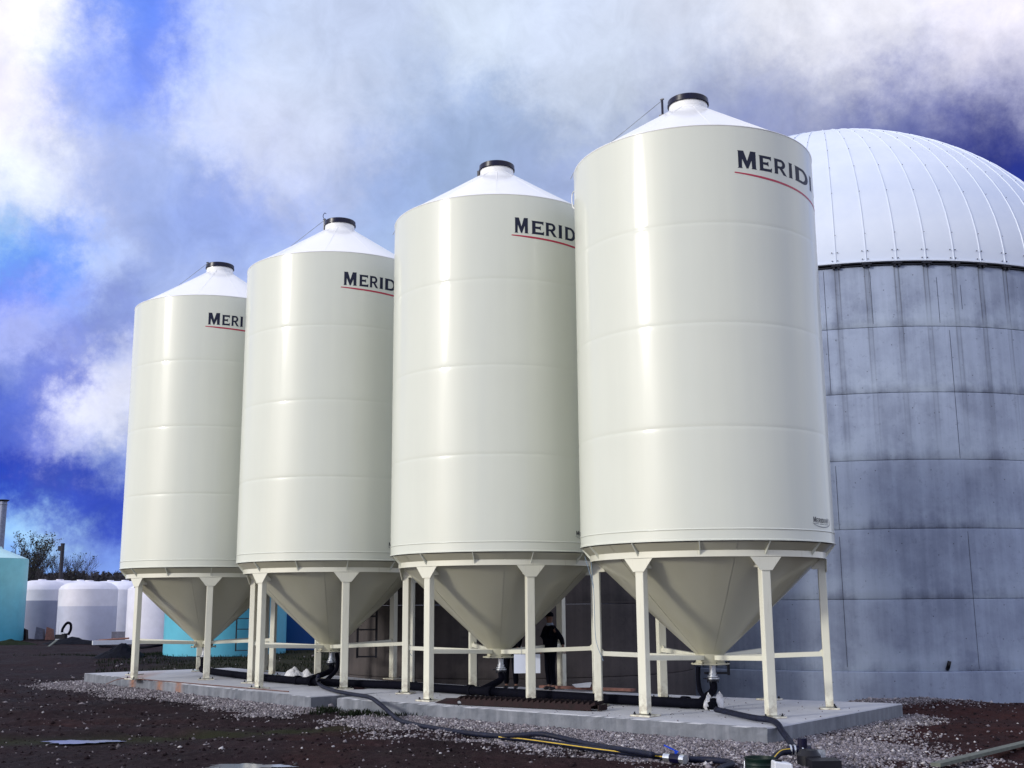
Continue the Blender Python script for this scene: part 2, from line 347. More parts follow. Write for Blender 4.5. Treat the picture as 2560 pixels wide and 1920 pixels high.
class G:                                   # geometry collector
    def __init__(s): s.v = []; s.f = []
    def add(s, v, f):
        k = len(s.v); s.v += [tuple(p) for p in v]; s.f += [tuple(i+k for i in q) for q in f]; return s
    def box(s, c, d, rz=0, M4=None):
        x, y, z = (t/2 for t in d); vs_ = [Vector((a*x, b*y, e_*z)) for e_ in (-1, 1) for a, b in ((-1, -1), (1, -1), (1, 1), (-1, 1))]
        m = Matrix.Rotation(rz, 4, 'Z') if M4 is None else M4
        return s.add([(m @ p)+Vector(c) for p in vs_], [(3, 2, 1, 0), (4, 5, 6, 7), (0, 1, 5, 4), (1, 2, 6, 5), (2, 3, 7, 6), (3, 0, 4, 7)])
    def bar(s, a, b, w, h, up=(0, 0, 1)):
        a, b = Vector(a), Vector(b); d = (b-a); l = d.length; d.normalize(); sx = d.cross(Vector(up)).normalized(); uz = sx.cross(d)
        m = Matrix((d, sx, uz)).transposed().to_4x4(); return s.box((a+b)/2, (l, w, h), M4=m)
    def tube(s, path, r, n=10, caps=True, ry=None):
        P = [Vector(p) for p in path]; rr = r if isinstance(r, (list, tuple)) else [r]*len(P); k = len(s.v); up = None
        for i, p in enumerate(P):
            t = (P[min(i+1, len(P)-1)]-P[max(i-1, 0)]).normalized()
            if up is None: up = Vector((0, 0, 1)) if abs(t.z) < .9 else Vector((1, 0, 0))
            sx = t.cross(up).normalized(); up = sx.cross(t)
            for j in range(n):
                a = 2*math.pi*j/n; s.v.append(tuple(p+(sx*math.cos(a)+up*math.sin(a))*rr[i]))
        for i in range(len(P)-1):
            for j in range(n):
                j2 = (j+1) % n; s.f.append((k+i*n+j, k+i*n+j2, k+(i+1)*n+j2, k+(i+1)*n+j))
        if caps: s.f.append(tuple(k+j for j in range(n-1, -1, -1))); s.f.append(tuple(k+(len(P)-1)*n+j for j in range(n)))
        return s
    def lathe(s, prof, n=64, c=(0, 0), a0=0, a1=2*math.pi):
        full = abs(a1-a0-2*math.pi) < 1e-6; m = n if full else n+1; k = len(s.v)
        for (r, z) in prof:
            for j in range(m):
                a = a0+(a1-a0)*j/n; s.v.append((c[0]+r*math.cos(a), c[1]+r*math.sin(a), z))
        for i in range(len(prof)-1):
            for j in range(n):
                j2 = (j+1) % m; s.f.append((k+i*m+j, k+i*m+j2, k+(i+1)*m+j2, k+(i+1)*m+j))
        return s
    def cyl(s, c, r, h, n=24, r2=None):
        r2 = r if r2 is None else r2
        k = len(s.v)
        for (rr, z) in ((r, 0), (r2, h)):
            for j in range(n):
                a = 2*math.pi*j/n; s.v.append((c[0]+rr*math.cos(a), c[1]+rr*math.sin(a), c[2]+z))
        for j in range(n): s.f.append((k+j, k+(j+1) % n, k+n+(j+1) % n, k+n+j))
        s.f.append(tuple(k+j for j in range(n-1, -1, -1))); s.f.append(tuple(k+n+j for j in range(n))); return s
    def out(s, name, mat, parent=None, smooth=False, **kw): return mesh(name, s.v, s.f, mat, parent, smooth, **kw)
def spline(pts, sub=6):
    P = [np.array(p, float) for p in pts]; P = [2*P[0]-P[1]]+P+[2*P[-1]-P[-2]]; o = []
    for i in range(1, len(P)-2):
        for k in range(sub):
            t = k/sub; a, b, c, d = P[i-1], P[i], P[i+1], P[i+2]
            o.append(.5*((2*b)+(-a+c)*t+(2*a-5*b+4*c-d)*t*t+(-a+3*b-3*c+d)*t**3))
    o.append(P[-2]); return [tuple(p) for p in o]

# ------------------------------------------------------------------ ground
def smooth(a, b, x):
    t = np.clip((x-a)/(b-a), 0, 1); return t*t*(3-2*t)
VN = {}
def vnoise(x, y, seed=0):                 # value noise on a hashed lattice
    xi = np.floor(x).astype(np.int64); yi = np.floor(y).astype(np.int64); fx = x-xi; fy = y-yi
    fx = fx*fx*(3-2*fx); fy = fy*fy*(3-2*fy)
    def h(a, b):
        n = (a*374761393+b*668265263+seed*974634777) & 0x7fffffff
        n = ((n ^ (n >> 13))*1274126177) & 0x7fffffff
        return ((n ^ (n >> 16)) & 0xffff)/65535.0
    return (h(xi, yi)*(1-fx)+h(xi+1, yi)*fx)*(1-fy)+(h(xi, yi+1)*(1-fx)+h(xi+1, yi+1)*fx)*fy
def fbm(x, y, o=4, seed=0):
    s = 0; a = .5; k = 1
    for i in range(o): s = s+a*(vnoise(x*k+i*17.3, y*k-i*9.1, seed+i)-.5); a *= .5; k *= 2.1
    return s
PAD1 = [(-11.2, 30.3), (-3.84, 22.04), (-2.75, 22.98), (-.55, 24.3), (-2.08, 25.81), (-2.97, 26.58), (-4.45, 28.69), (-6.09, 30.23), (-7.95, 32.5)]
PAD2 = [(-3.29, 21.67), (3.30, 16.17), (3.46, 16.08), (3.62, 16.19), (6.51, 19.63), (4.6, 20.7), (2.63, 22.1), (.12, 24.22), (-.50, 24.15), (-2.70, 22.75)]
def seg_dist(x, y, a, b):
    ax, ay = a; dx, dy = b[0]-ax, b[1]-ay; t = np.clip(((x-ax)*dx+(y-ay)*dy)/(dx*dx+dy*dy), 0, 1)
    return np.hypot(x-ax-t*dx, y-ay-t*dy)
def pad_dist(x, y):
    d1 = np.minimum(seg_dist(x, y, PAD1[0], PAD1[1]), seg_dist(x, y, PAD1[1], PAD1[2]))
    d2 = np.minimum(seg_dist(x, y, PAD2[0], PAD2[1]), seg_dist(x, y, PAD2[3], PAD2[4]))
    return d1, d2
def gheight(x, y):
    x = np.asarray(x, float); y = np.asarray(y, float)
    base = -.255+0*x
    base = base-.88*smooth(21.5, 30, y)*smooth(1.0, 6.0, x)
    base = base-.07*smooth(17.5, 14.0, y)*0
    r = np.hypot(x, y)
    d1, d2 = pad_dist(x, y); d = np.minimum(d1, d2)
    for off in (0.0, 1.55, 3.6):
        yc = 16.0+off-.42*x+.25*np.sin(x*.5+off)
        u_ = (y-yc)/.22; base = base+(-.055*np.exp(-u_**2)+.028*np.exp(-(abs(u_)-1.7)**2*2))*smooth(1.5, -1.0, x)*smooth(.4, 1.0, d)*(.6+1.2*vnoise(x*1.3, y*1.3, 9))
    lump = fbm(x*.22+y*.1, y*1.1, 3, 41)*.15*smooth(.3, 2, d)+fbm(x*.55, y*.55, 3, 3)*.16*smooth(.2, 1.6, d)+fbm(x*2.2, y*2.2, 3, 5)*.075*smooth(.0, .8, d)+fbm(x*7, y*7, 3, 8)*.028
    base = base+lump*smooth(180, 60, r)
    base = base+.035*smooth(1.3, .1, d)
    # puddle hollow
    for (cx, cy, rx, ry) in ((-6.45, 17.45, 1.35, .62), (-3.35, 14.75, .9, .5)):
        q = ((x-cx)/rx)**2+((y-cy)/ry)**2; base = np.where(q < 2.6, base+( -.30-base)*smooth(2.6, .5, q), base)
    # spoil heap against the domed tank
    base = base+.15*np.exp(-(((x-7.6)/1.4)**2+((y-22.4)/.7)**2))
    base = base-.02*smooth(200, 900, r)
    return base
def build_ground():
    a = np.concatenate([np.linspace(-180, -34, 60)[:-1], np.linspace(-34, 34, 760), np.linspace(34, 180, 60)[1:-1]])
    r = np.concatenate([[0.5, 4, 8, 11], np.geomspace(12.6, 45, 430), np.geomspace(45.5, 120, 90), np.geomspace(130, 5000, 24)])
    A, Rr = np.meshgrid(np.radians(a), r); X = Rr*np.sin(A); Y = Rr*np.cos(A); Z = gheight(X, Y)
    nr, na = X.shape; n = nr*na
    me = bpy.data.meshes.new('ground')
    me.vertices.add(n); me.vertices.foreach_set('co', np.stack([X, Y, Z], -1).astype(np.float32).ravel())
    i = np.arange(nr-1)[:, None]*na; j = np.arange(na)[None, :]; j2 = (j+1) % na
    F = np.stack([i+j, i+j+0*i+na, i+j2+na, i+j2], -1).reshape(-1, 4)
    F = F[:, ::-1]
    # orientation check by the first cell
    me.loops.add(F.size); me.loops.foreach_set('vertex_index', F.ravel().astype(np.int32))
    me.polygons.add(len(F)); me.polygons.foreach_set('loop_start', (np.arange(len(F))*4).astype(np.int32))
    me.polygons.foreach_set('use_smooth', np.ones(len(F), bool))
    me.update(); me.validate()
    if me.polygons[len(F)//2].normal.z < 0: me.flip_normals()
    x, y = X.ravel(), Y.ravel()
    d1, d2 = pad_dist(x, y)
    gr = np.maximum(gravel_density(x, y), 0)
    at = me.attributes.new('gravel', 'FLOAT', 'POINT'); at.data.foreach_set('value', gr.astype(np.float32))
    red = np.clip(smooth(3.3, 5.0, x+(y-14.5)*-.1)*smooth(30, 22, y)+.45*smooth(.15, .3, fbm(x*.4, y*.4, 3, 31))+.35*smooth(17.2, 14.2, y)*smooth(-4, 0, x), 0, 1)
    at = me.attributes.new('red', 'FLOAT', 'POINT'); at.data.foreach_set('value', red.astype(np.float32))
    al = np.exp(-((y-18.5-.12*x)/.35)**2)*smooth(-1.5, -3.5, x)*.9+smooth(30, 33, y)*smooth(60, 50, y)*smooth(-13, -10, x)*smooth(2, -2, x)*.8
    at = me.attributes.new('algae', 'FLOAT', 'POINT'); at.data.foreach_set('value', al.astype(np.float32))
    me.materials.append(MT['ground'].m)
    o = bpy.data.objects.new('ground', me); COL.objects.link(o); tag(o, kind='structure'); return o
def gravel_density(x, y):
    # grey stone apron in front of both slabs
    d1 = seg_dist(x, y, PAD1[0], PAD1[1]); d2 = seg_dist(x, y, PAD2[0], (3.6, 16.0)); d3 = seg_dist(x, y, (3.6, 16.0), (6.5, 19.6))
    n = fbm(x*.9, y*.9, 3, 77)
    g1 = smooth(1.7, .3, d1+n*1.8)*.85
    g2 = smooth(3.1, .8, d2+n*2.2)*smooth(-4.2, -2.6, x+.3*(y-21))
    g3 = smooth(1.0, .1, d3+n*1.2)*.62
    bank = np.exp(-(((x-7.4)/1.3)**2+((y-22.3)/.6)**2))*.9
    dark = np.exp(-(((x+3.1)/.8)**2+((y-20.9)/.55)**2))*.9
    return np.clip(np.maximum.reduce([g1, g2, g3, bank])-dark, 0, 1)
ground = build_ground()
def puddle(cx, cy, rx, ry, lab, sd):
    pts = [(cx, cy, -.272)]
    for k in range(64):
        a = 2*math.pi*k/64; q = 1+.20*math.sin(3*a+sd)+.10*math.sin(7*a+2*sd)+.10*math.sin(13*a+sd*3)+.06*math.sin(23*a)
        pts.append((cx+rx*q*math.cos(a), cy+ry*q*math.sin(a), -.272))
    o = mesh('puddle', pts, [(0, 1+k, 1+(k+1) % 64) for k in range(64)], MT['water'])
    tag(o, kind='structure', label=lab)
puddle(-6.45, 17.45, .52, .22, 'small puddle in the dirt', .4)
puddle(-3.35, 14.70, .50, .22, 'puddle at the edge of the frame', 1.7)

def stones(name, pts, sizes, tones, mat, label=None):
    n = len(pts)
    octa = np.array([(1, 0, 0), (-1, 0, 0), (0, 1, 0), (0, -1, 0), (0, 0, 1), (0, 0, -1)], float)
    of = np.array([(0, 2, 4), (2, 1, 4), (1, 3, 4), (3, 0, 4), (2, 0, 5), (1, 2, 5), (3, 1, 5), (0, 3, 5)])
    V = octa[None]*(1+rng.uniform(-.35, .35, (n, 6, 1)))
    V = V*rng.uniform(.6, 1.25, (n, 1, 3))*sizes[:, None, None]
    a = rng.uniform(0, 6.28, n); b = rng.uniform(0, 6.28, n)
    ca, sa, cb, sb = np.cos(a)[:, None], np.sin(a)[:, None], np.cos(b)[:, None], np.sin(b)[:, None]
    x, y, z = V[..., 0], V[..., 1], V[..., 2]
    y, z = y*cb-z*sb, y*sb+z*cb; z = z*.75; x, y = x*ca-y*sa, x*sa+y*ca
    V = np.stack([x, y, z], -1)+pts[:, None, :]
    F = (of[None]+np.arange(n)[:, None, None]*6).reshape(-1, 3)
    me = bpy.data.meshes.new(name); me.vertices.add(n*6); me.vertices.foreach_set('co', V.astype(np.float32).ravel())
    me.loops.add(F.size); me.loops.foreach_set('vertex_index', F.astype(np.int32).ravel())
    me.polygons.add(len(F)); me.polygons.foreach_set('loop_start', (np.arange(len(F))*3).astype(np.int32))
    me.update(); me.validate()
    at = me.attributes.new('tone', 'FLOAT', 'POINT'); at.data.foreach_set('value', np.repeat(tones, 6).astype(np.float32))
    me.materials.append(mat.m); o = bpy.data.objects.new(name, me); COL.objects.link(o); tag(o, label, name.replace('_', ' ') if label else None, kind='stuff'); return o
def inside(x, y, poly):
    c = np.zeros(len(x), bool); n = len(poly)
    for i in range(n):
        (x1, y1), (x2, y2) = poly[i], poly[(i+1) % n]
        m = ((y1 > y) != (y2 > y)) & (x < (x2-x1)*(y-y1)/(y2-y1+1e-12)+x1); c ^= m
    return c
def scatter_gravel(N_):
    x = rng.uniform(-13, 9.5, N_); y = rng.uniform(13, 33, N_)
    keep = (rng.uniform(0, 1, N_) < gravel_density(x, y)**1.5+.0025) & (abs(x)/y < .52) & ~inside(x, y, PAD1) & ~inside(x, y, PAD2) & ~((y > 22) & (x > -3.5) & (x < 6.3))
    keep &= rng.uniform(0, 1, N_) < np.clip((19.5/y)**2.2, 0, 1)
    x, y = x[keep], y[keep]; s = rng.lognormal(math.log(.0165), .36, len(x)).clip(.008, .045)
    z = gheight(x, y)+s*.25
    t = np.clip(rng.normal(.52, .26, len(x)), 0, 1)
    return np.stack([x, y, z], 1), s, t
p, s, t = scatter_gravel(1000000)
stones('gravel', p, s, t, MT['gravel'])
# larger loose rocks and pale chips lying on the dirt: too many to count
n = 450; x = rng.uniform(-16, 10, n); y = rng.uniform(13.2, 46, n); k = (abs(x)/y < .5) & ~inside(x, y, PAD1) & ~inside(x, y, PAD2) & ~((y > 21) & (x > -3)); x, y = x[k], y[k]
s = rng.lognormal(math.log(.034), .45, len(x)).clip(.015, .10); stones('loose_rocks', np.stack([x, y, gheight(x, y)+s*.2], 1), s, np.clip(rng.normal(.45, .25, len(x)), 0, 1), MT['gravel'])
# clods of soil
n = 14000; x = rng.uniform(-14, 10, n); y = rng.uniform(13, 32, n)
k = (abs(x)/y < .5) & ~inside(x, y, PAD1) & ~inside(x, y, PAD2) & (rng.uniform(0, 1, n) > gravel_density(x, y)) & ~((y > 22) & (x > -3.5)); x, y = x[k], y[k]
s = rng.lognormal(math.log(.015), .5, len(x)).clip(.007, .045); stones('soil_clods', np.stack([x, y, gheight(x, y)+s*.1], 1), s, rng.uniform(0, .5, len(x)), simple('soil_clod', (.012, .007, .009), .95, var=.5, sc=3, spec=.1))

# grass and weeds
def grass(name, pts, h, w=.012):
    G_ = G()
    for (x, y) in pts:
        z = float(gheight(x, y)); a = random.uniform(0, 6.28); hh = h*random.uniform(.5, 1.3); lx, ly = random.uniform(-.5, .5)*hh, random.uniform(-.5, .5)*hh
        dx, dy = math.cos(a)*w, math.sin(a)*w
        G_.add([(x-dx, y-dy, z-.01), (x+dx, y+dy, z-.01), (x+lx*.4+dx*.6, y+ly*.4+dy*.6, z+hh*.6), (x+lx*.4-dx*.6, y+ly*.4-dy*.6, z+hh*.6), (x+lx, y+ly, z+hh)], [(0, 1, 2, 3), (3, 2, 4)])
    o = G_.out(name, MT['grass']); tag(o, kind='stuff'); return o
pts = []
for k in range(9000):
    x = random.uniform(-15.5, -2); y = random.uniform(33, 48)
    if x/y > -.36 and random.random() < .8 and math.sin(x*1.7)+math.sin(y*1.1+x) > -.9: pts.append((x, y))
for k in range(1500): pts.append((random.gauss(-14.5, 2.6), random.gauss(47.4, .35)))
grass('grass', pts, .10, .012)
pts = []
for (cx, cy, sx, sy, n) in ((-2.75, 20.85, .20, .16, 260), (-3.45, 21.45, .14, .2, 260), (-2.05, 20.35, .22, .08, 130), (1.9, 21.9, .9, .25, 500), (3.7, 21.9, .9, .2, 300)):
    for k in range(n): pts.append((random.gauss(cx, sx), random.gauss(cy, sy)))
pts = [q for q in pts if not (inside(np.array([q[0]]), np.array([q[1]]), PAD1)[0] or inside(np.array([q[0]]), np.array([q[1]]), PAD2)[0])]
grass('weeds', pts, .08, .012)

# ------------------------------------------------------------------ slabs
def slab(poly, label, rust=()):
    n = len(poly); g = G()
    v = []; f = []
    # subdivide the edges so that the rim can be slightly uneven
    P = []
    for i in range(n):
        a, b = poly[i], poly[(i+1) % n]; m = max(1, int(math.hypot(b[0]-a[0], b[1]-a[1])/.12))
        for k in range(m): P.append((a[0]+(b[0]-a[0])*k/m, a[1]+(b[1]-a[1])*k/m))
    n = len(P); cx = sum(p_[0] for p_ in P)/n; cy = sum(p_[1] for p_ in P)/n
    rings = []
    for (z, ins, jit) in ((-.75, 0, 0), (-.22, 0, .006), (-.1, 0, .004), (-.016, 0, .006), (0, .016, .007)):
        ring = []
        for (x, y) in P:
            d = math.hypot(x-cx, y-cy); q = 1-(ins)/d; j = random.uniform(-jit, jit)
            ring.append(len(v)); v.append((cx+(x-cx)*q+j, cy+(y-cy)*q+j, z))
        rings.append(ring)
    for a, b in zip(rings, rings[1:]):
        for k in range(n): f.append((a[k], a[(k+1) % n], b[(k+1) % n], b[k]))
    f.append(tuple(rings[-1]))
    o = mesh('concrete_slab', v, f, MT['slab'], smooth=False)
    at = o.data.attributes.new('rust', 'FLOAT', 'POINT')
    vals = [max([0]+[math.exp(-((x-rx)**2+(y-ry)**2)/.018) for rx, ry in rust])*(1 if z > -.3 else 0) for (x, y, z) in v]
    at.data.foreach_set('value', vals)
    tag(o, label, 'concrete slab', 'concrete slabs under the bins'); return o
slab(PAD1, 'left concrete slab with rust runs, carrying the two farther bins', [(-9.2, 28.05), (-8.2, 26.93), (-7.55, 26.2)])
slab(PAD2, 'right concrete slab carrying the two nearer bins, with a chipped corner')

# ------------------------------------------------------------------ hopper bins
RB, ZB, ZT = 2.10, 2.61, 9.257
LEG_A = [R_(-132.1+60*k) for k in range(6)]
def pol(r, a, z): return (r*math.cos(a), r*math.sin(a), z)
def cylpt(ang, z, r=RB): return pol(r, ang, z)
def letter_strokes():
    s = {}
    def q(*p): return list(p)
    def serif(x0, x1, y, up):   # flared end of a stem
        t = .055
        return q((x0-.05, y), (x1+.05, y), (x1+.0, y+(t if up else -t)), (x0-.0, y+(t if up else -t))) if up else q((x0, y-t), (x1, y-t), (x1+.05, y), (x0-.05, y))
    def arc(cx, cy, rx, ry, tx, ty, a0, a1, n=14):
        o = []
        for k in range(n):
            A = a0+(a1-a0)*k/n; B = a0+(a1-a0)*(k+1)/n
            o.append([(cx+(rx-tx)*math.cos(A), cy+(ry-ty)*math.sin(A)), (cx+rx*math.cos(A), cy+ry*math.sin(A)), (cx+rx*math.cos(B), cy+ry*math.sin(B)), (cx+(rx-tx)*math.cos(B), cy+(ry-ty)*math.sin(B))])
        return o
    H2 = math.pi/2
    s['M'] = (1.12, [q((.05, 0), (.25, 0), (.29, 1), (.05, 1)), q((.84, 0), (1.08, 0), (1.08, 1), (.80, 1)), q((.06, 1), (.36, 1), (.66, .14), (.52, -.02)), q((.76, 1), (1.06, 1), (.60, -.02), (.46, .14)),
                     serif(.05, .25, 0, True), serif(.84, 1.08, 0, True), serif(.06, .28, 1, False), serif(.85, 1.06, 1, False)])
    s['E'] = (.84, [q((.06, 0), (.27, 0), (.27, 1), (.06, 1)), q((.2, .83), (.76, .82), (.76, 1), (.2, 1)), q((.68, .80), (.76, .72), (.78, 1.02), (.70, 1)), q((.2, .42), (.58, .41), (.58, .59), (.2, .58)),
                    q((.53, .38), (.60, .34), (.60, .66), (.53, .62)), q((.2, 0), (.79, 0), (.79, .18), (.2, .17)), q((.70, 0), (.79, -.02), (.81, .28), (.72, .2)), serif(.06, .27, 0, True), serif(.06, .27, 1, False)])
    s['R'] = (.96, [q((.06, 0), (.30, 0), (.30, 1), (.06, 1)), q((.2, .83), (.5, .83), (.5, 1), (.2, 1)), q((.2, .38), (.5, .38), (.5, .53), (.2, .53)), q((.36, .45), (.62, .45), (.98, 0), (.72, 0)), q((.78, .0), (.98, 0), (1.0, -.03), (.80, .03)),
                    serif(.06, .27, 0, True), serif(.06, .27, 1, False)]+arc(.5, .69, .38, .31, .23, .16, -H2, H2))
    s['I'] = (.40, [q((.09, 0), (.31, 0), (.31, 1), (.09, 1)), serif(.09, .30, 0, True), serif(.09, .30, 1, False)])
    s['D'] = (1.0, [q((.06, 0), (.29, 0), (.29, 1), (.06, 1)), q((.2, .83), (.45, .83), (.45, 1), (.2, 1)), q((.2, 0), (.45, 0), (.45, .17), (.2, .17)), serif(.06, .27, 0, True), serif(.06, .27, 1, False)]+arc(.45, .5, .50, .5, .25, .17, -H2, H2, 18))
    s['A'] = (1.0, [q((.04, 0), (.19, 0), (.56, 1), (.42, 1)), q((.70, 0), (.96, 0), (.62, 1), (.40, 1)), q((.25, .27), (.75, .27), (.72, .38), (.28, .38)), q((-.02, 0), (.27, 0), (.2, .05), (.05, .05)), q((.62, 0), (1.02, 0), (.94, .05), (.70, .05))])
    s['N'] = (1.0, [q((.08, 0), (.24, 0), (.24, 1), (.08, 1)), q((.76, 0), (.92, 0), (.92, 1), (.76, 1)), q((.06, 1), (.30, 1), (.92, 0), (.70, 0)), serif(.08, .24, 0, True), serif(.06, .26, 1, False), serif(.76, .92, 1, False)])
    return s
LT = letter_strokes()
def wrap_quads(quads, r, nx=4):
    g = G()
    for li, qd in enumerate(quads):
        a, b, c, d = [np.array(p_) for p_ in qd]; rr = r+.0012+li*.00009; rows = []
        vv = []; 
        for k in range(nx+1):
            t_ = k/nx; lo = a+(b-a)*t_; hi = d+(c-d)*t_; vv += [cylpt(lo[0], lo[1], rr), cylpt(hi[0], hi[1], rr)]
        g.add(vv, [(2*k, 2*k+2, 2*k+3, 2*k+1) for k in range(nx)])
    return g
def word(text, a0, z0, hcap, hsmall, gap=.02, xs=1.0):
    u = 0; quads = []
    for i, ch in enumerate(text):
        h = hcap if i == 0 else hsmall; w, st = LT[ch]; xx = xs*(1.02 if i == 0 else 1.29)
        for qd in st: quads.append([(a0+(u+x*h*xx)/RB, z0+y*h) for x, y in qd])
        u += w*h*xx+gap
    return quads, u
def word_spans(text, spans, z0, hcap, hsmall):      # letters fitted to the angles (degrees) they cover on the wall
    quads = []
    for i, (ch, (s0, s1)) in enumerate(zip(text, spans)):
        h = hcap if i == 0 else hsmall; st = LT[ch][1]; xs_ = [x for qd in st for x, y in qd]; x0, x1 = min(xs_), max(xs_)
        for qd in st: quads.append([(R_(s0+(x-x0)/(x1-x0)*(s1-s0)), z0+y*h) for x, y in qd])
    return quads
def underline(a0, a1, drop):
    g = G(); n = 40
    zz = lambda t: 8.468-drop*t; th = lambda t: .020+.016*min(1, t*6)
    for k in range(n):
        t0, t1 = k/n, (k+1)/n
        g.add([cylpt(R_(a0+(a1-a0)*t), z, RB+.002) for t, z in ((t0, zz(t0)-th(t0)), (t1, zz(t1)-th(t1)), (t1, zz(t1)), (t0, zz(t0)))], [(0, 1, 2, 3)])
    return g
def make_bin():
    root = empty('hopper_bin', (0, 0, 0), 'x', 'hopper bin', 'white hopper bins in a row')
    # cylinder wall: welded rings of sheet
    seams = [ZB, 4.34, 5.98, 7.61, ZT]
    for k in range(4):
        z0, z1 = seams[k], seams[k+1]; g = G(); n = 120; prof = []
        zs = [z0, z0+.01, z0+.02, z0+.035, z0+.06, z0+.12, z0+.30, (z0+z1)/2, z1-.30, z1-.12, z1-.06, z1-.035, z1-.02, z1-.01, z1]
        for z in zs:
            d = min(z-z0 if k else 9, z1-z if k < 3 else 9); dr = -.0032*math.exp(-(d/.03)**2) if d < 1 else 0
            prof.append((RB+dr, z))
        g.lathe(prof, n)
        g.out('wall_ring', MT['paint'], root, True, sharp=40)
    g = G(); g.lathe([(RB, 2.765), (RB+.009, 2.772), (RB+.009, 2.784), (RB, 2.791)], 120); g.out('skirt_bead', MT['paint'], root, True)
    g = G(); g.lathe([(RB-.05, ZB+.01), (RB-.05, ZB-.006), (RB+.012, ZB-.006), (RB+.012, ZB+.012), (RB, ZB+.02)], 120); g.out('bottom_lip', MT['paint'], root)
    # roof: sixteen sheets
    g = G(); g.lathe([(RB+.001, ZT-.012), (RB+.007, ZT-.004), (RB+.007, ZT+.006), (RB-.01, ZT+.014)], 120); g.out('eave_trim', MT['roof'], root, True)
    ns = 12
    sheet = None
    for k in range(ns):
        if sheet is None:
            g = G(); aa = 2*math.pi/ns; g.lathe([(RB-.01, ZT+.004), (.360, 10.40)], 8, a0=0, a1=aa)
            g.add([pol(RB-.02, 0, ZT+.006), pol(RB-.02, .005, ZT+.013), pol(.365, .03, 10.406), pol(.365, 0, 10.40), pol(RB-.02, .010, ZT+.006), pol(.365, .06, 10.40)], [(0, 1, 2, 3), (1, 4, 5, 2)])
            o = g.out('roof_sheet', MT['roof'], root, True, sharp=20); sheet = o.data
        else: share('roof_sheet', sheet, root, rz=2*math.pi*k/ns)
    g = G(); g.lathe([(.372, 10.37), (.366, 10.41), (.350, 10.43), (.348, 10.56)], 48); g.out('roof_neck', MT['roof'], root, True, sharp=30)
    g = G(); g.lathe([(.330, 10.545), (.366, 10.530), (.374, 10.54), (.374, 10.575), (.366, 10.58), (.366, 10.64), (.355, 10.652), (.2, 10.675), (0.001, 10.685)], 48); lid = g.out('lid', MT['lid'], root, True, sharp=30)
    g = G(); g.box((0, 0, 0), (.02, .09, .06)); 
    # hopper cone with panel welds
    hp = [(RB-.03, ZB-.02), (1.2, 1.745), (.24, .86)]
    def hopr(z):
        for (r0, z0_), (r1, z1_) in zip(hp, hp[1:]):
            if z <= z0_ and z >= z1_: return r0+(r1-r0)*(z-z0_)/(z1_-z0_)
        return .24
    panel = None; npn = 6; aa = 2*math.pi/npn
    for k in range(npn):
        if panel is None:
            g = G(); prof = [(hopr(z)+.004*math.sin(math.pi*(z-.86)/1.73), z) for z in np.linspace(.86, ZB-.02, 14)][::1]
            g.lathe(prof, 16, a0=0.004, a1=aa-.004)
            g.lathe([(r-.006, z) for r, z in prof], 1, a0=-.004, a1=.0045)
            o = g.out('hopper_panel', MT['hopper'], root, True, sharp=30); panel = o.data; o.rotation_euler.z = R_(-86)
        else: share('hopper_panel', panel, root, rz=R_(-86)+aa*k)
    # support ring under the lip
    g = G(); g.lathe([(1.925, 2.535), (1.945, 2.535), (1.945, 2.372), (1.925, 2.372), (1.925, 2.535)], 96); g.out('support_ring', MT['legpaint'], root, True, sharp=30)
    tri = None
    for k in range(12):
        a = LEG_A[0]+math.pi/6*k
        if tri is None:
            g = G(); t_ = .007
            P = [(1.945, 2.40), (1.945, 2.59), (2.095, 2.597), (2.095, 2.585)]
            g.add([(x, -t_, z) for x, z in P]+[(x, t_, z) for x, z in P], [(0, 1, 2, 3), (7, 6, 5, 4), (0, 3, 7, 4), (3, 2, 6, 7), (1, 0, 4, 5)])
            o = g.out('gusset', MT['paint'], root); tri = o.data; o.rotation_euler.z = a
        else: share('gusset', tri, root, rz=a)
    # legs
    legm = headm = basem = boltm = None
    for k, a in enumerate(LEG_A):
        if legm is None:
            g = G(); g.box((1.865, 0, 1.20), (.125, .150, 2.33)); leg = g.out('leg', MT['legpaint'], root); legm = leg.data
            bv = leg.modifiers.new('b', 'BEVEL'); bv.width = .012; bv.segments = 3
            dg = bpy.context.evaluated_depsgraph_get(); me = bpy.data.meshes.new_from_object(leg.evaluated_get(dg)); leg.modifiers.clear(); leg.data = me; legm = me
            g = G(); x0, x1 = 1.9285, 1.943
            P = [(-.10, 2.165), (.10, 2.165), (.265, 2.366), (-.265, 2.366)]
            g.add([(x0, y, z) for y, z in P]+[(x1, y, z) for y, z in P], [(3, 2, 1, 0), (4, 5, 6, 7), (0, 1, 5, 4), (1, 2, 6, 5), (2, 3, 7, 6), (3, 0, 4, 7)])
            P2 = [(1.80, .10), (1.93, .10)]
            g.box((1.82, .082, 2.29), (.22, .012, .15)); g.box((1.82, -.082, 2.29), (.22, .012, .15))
            hd = g.out('leg_head_plate', MT['legpaint'], leg); headm = hd.data
            g = G(); g.box((1.865, 0, .012), (.30, .36, .024)); bp = g.out('base_plate', MT['legpaint'], leg); basem = bp.data
            g = G(); g.box((1.865, 0, -.001), (.315, .375, .006)); 
            sh = g.out('shim', MT['rustplate'], leg); shm = sh.data
            g = G()
            g.cyl((0, 0, .02), .012, .045, 8); g.cyl((0, 0, .026), .021, .016, 6)
            for sx in (-1, 1):
                if boltm is None: bt = g.out('anchor_bolt', MT['darkmetal'], leg, loc=(1.95, sx*.14, 0)); boltm = bt.data
                else: share('anchor_bolt', boltm, leg, (1.95, sx*.14, 0))
            leg.rotation_euler.z = a
        else:
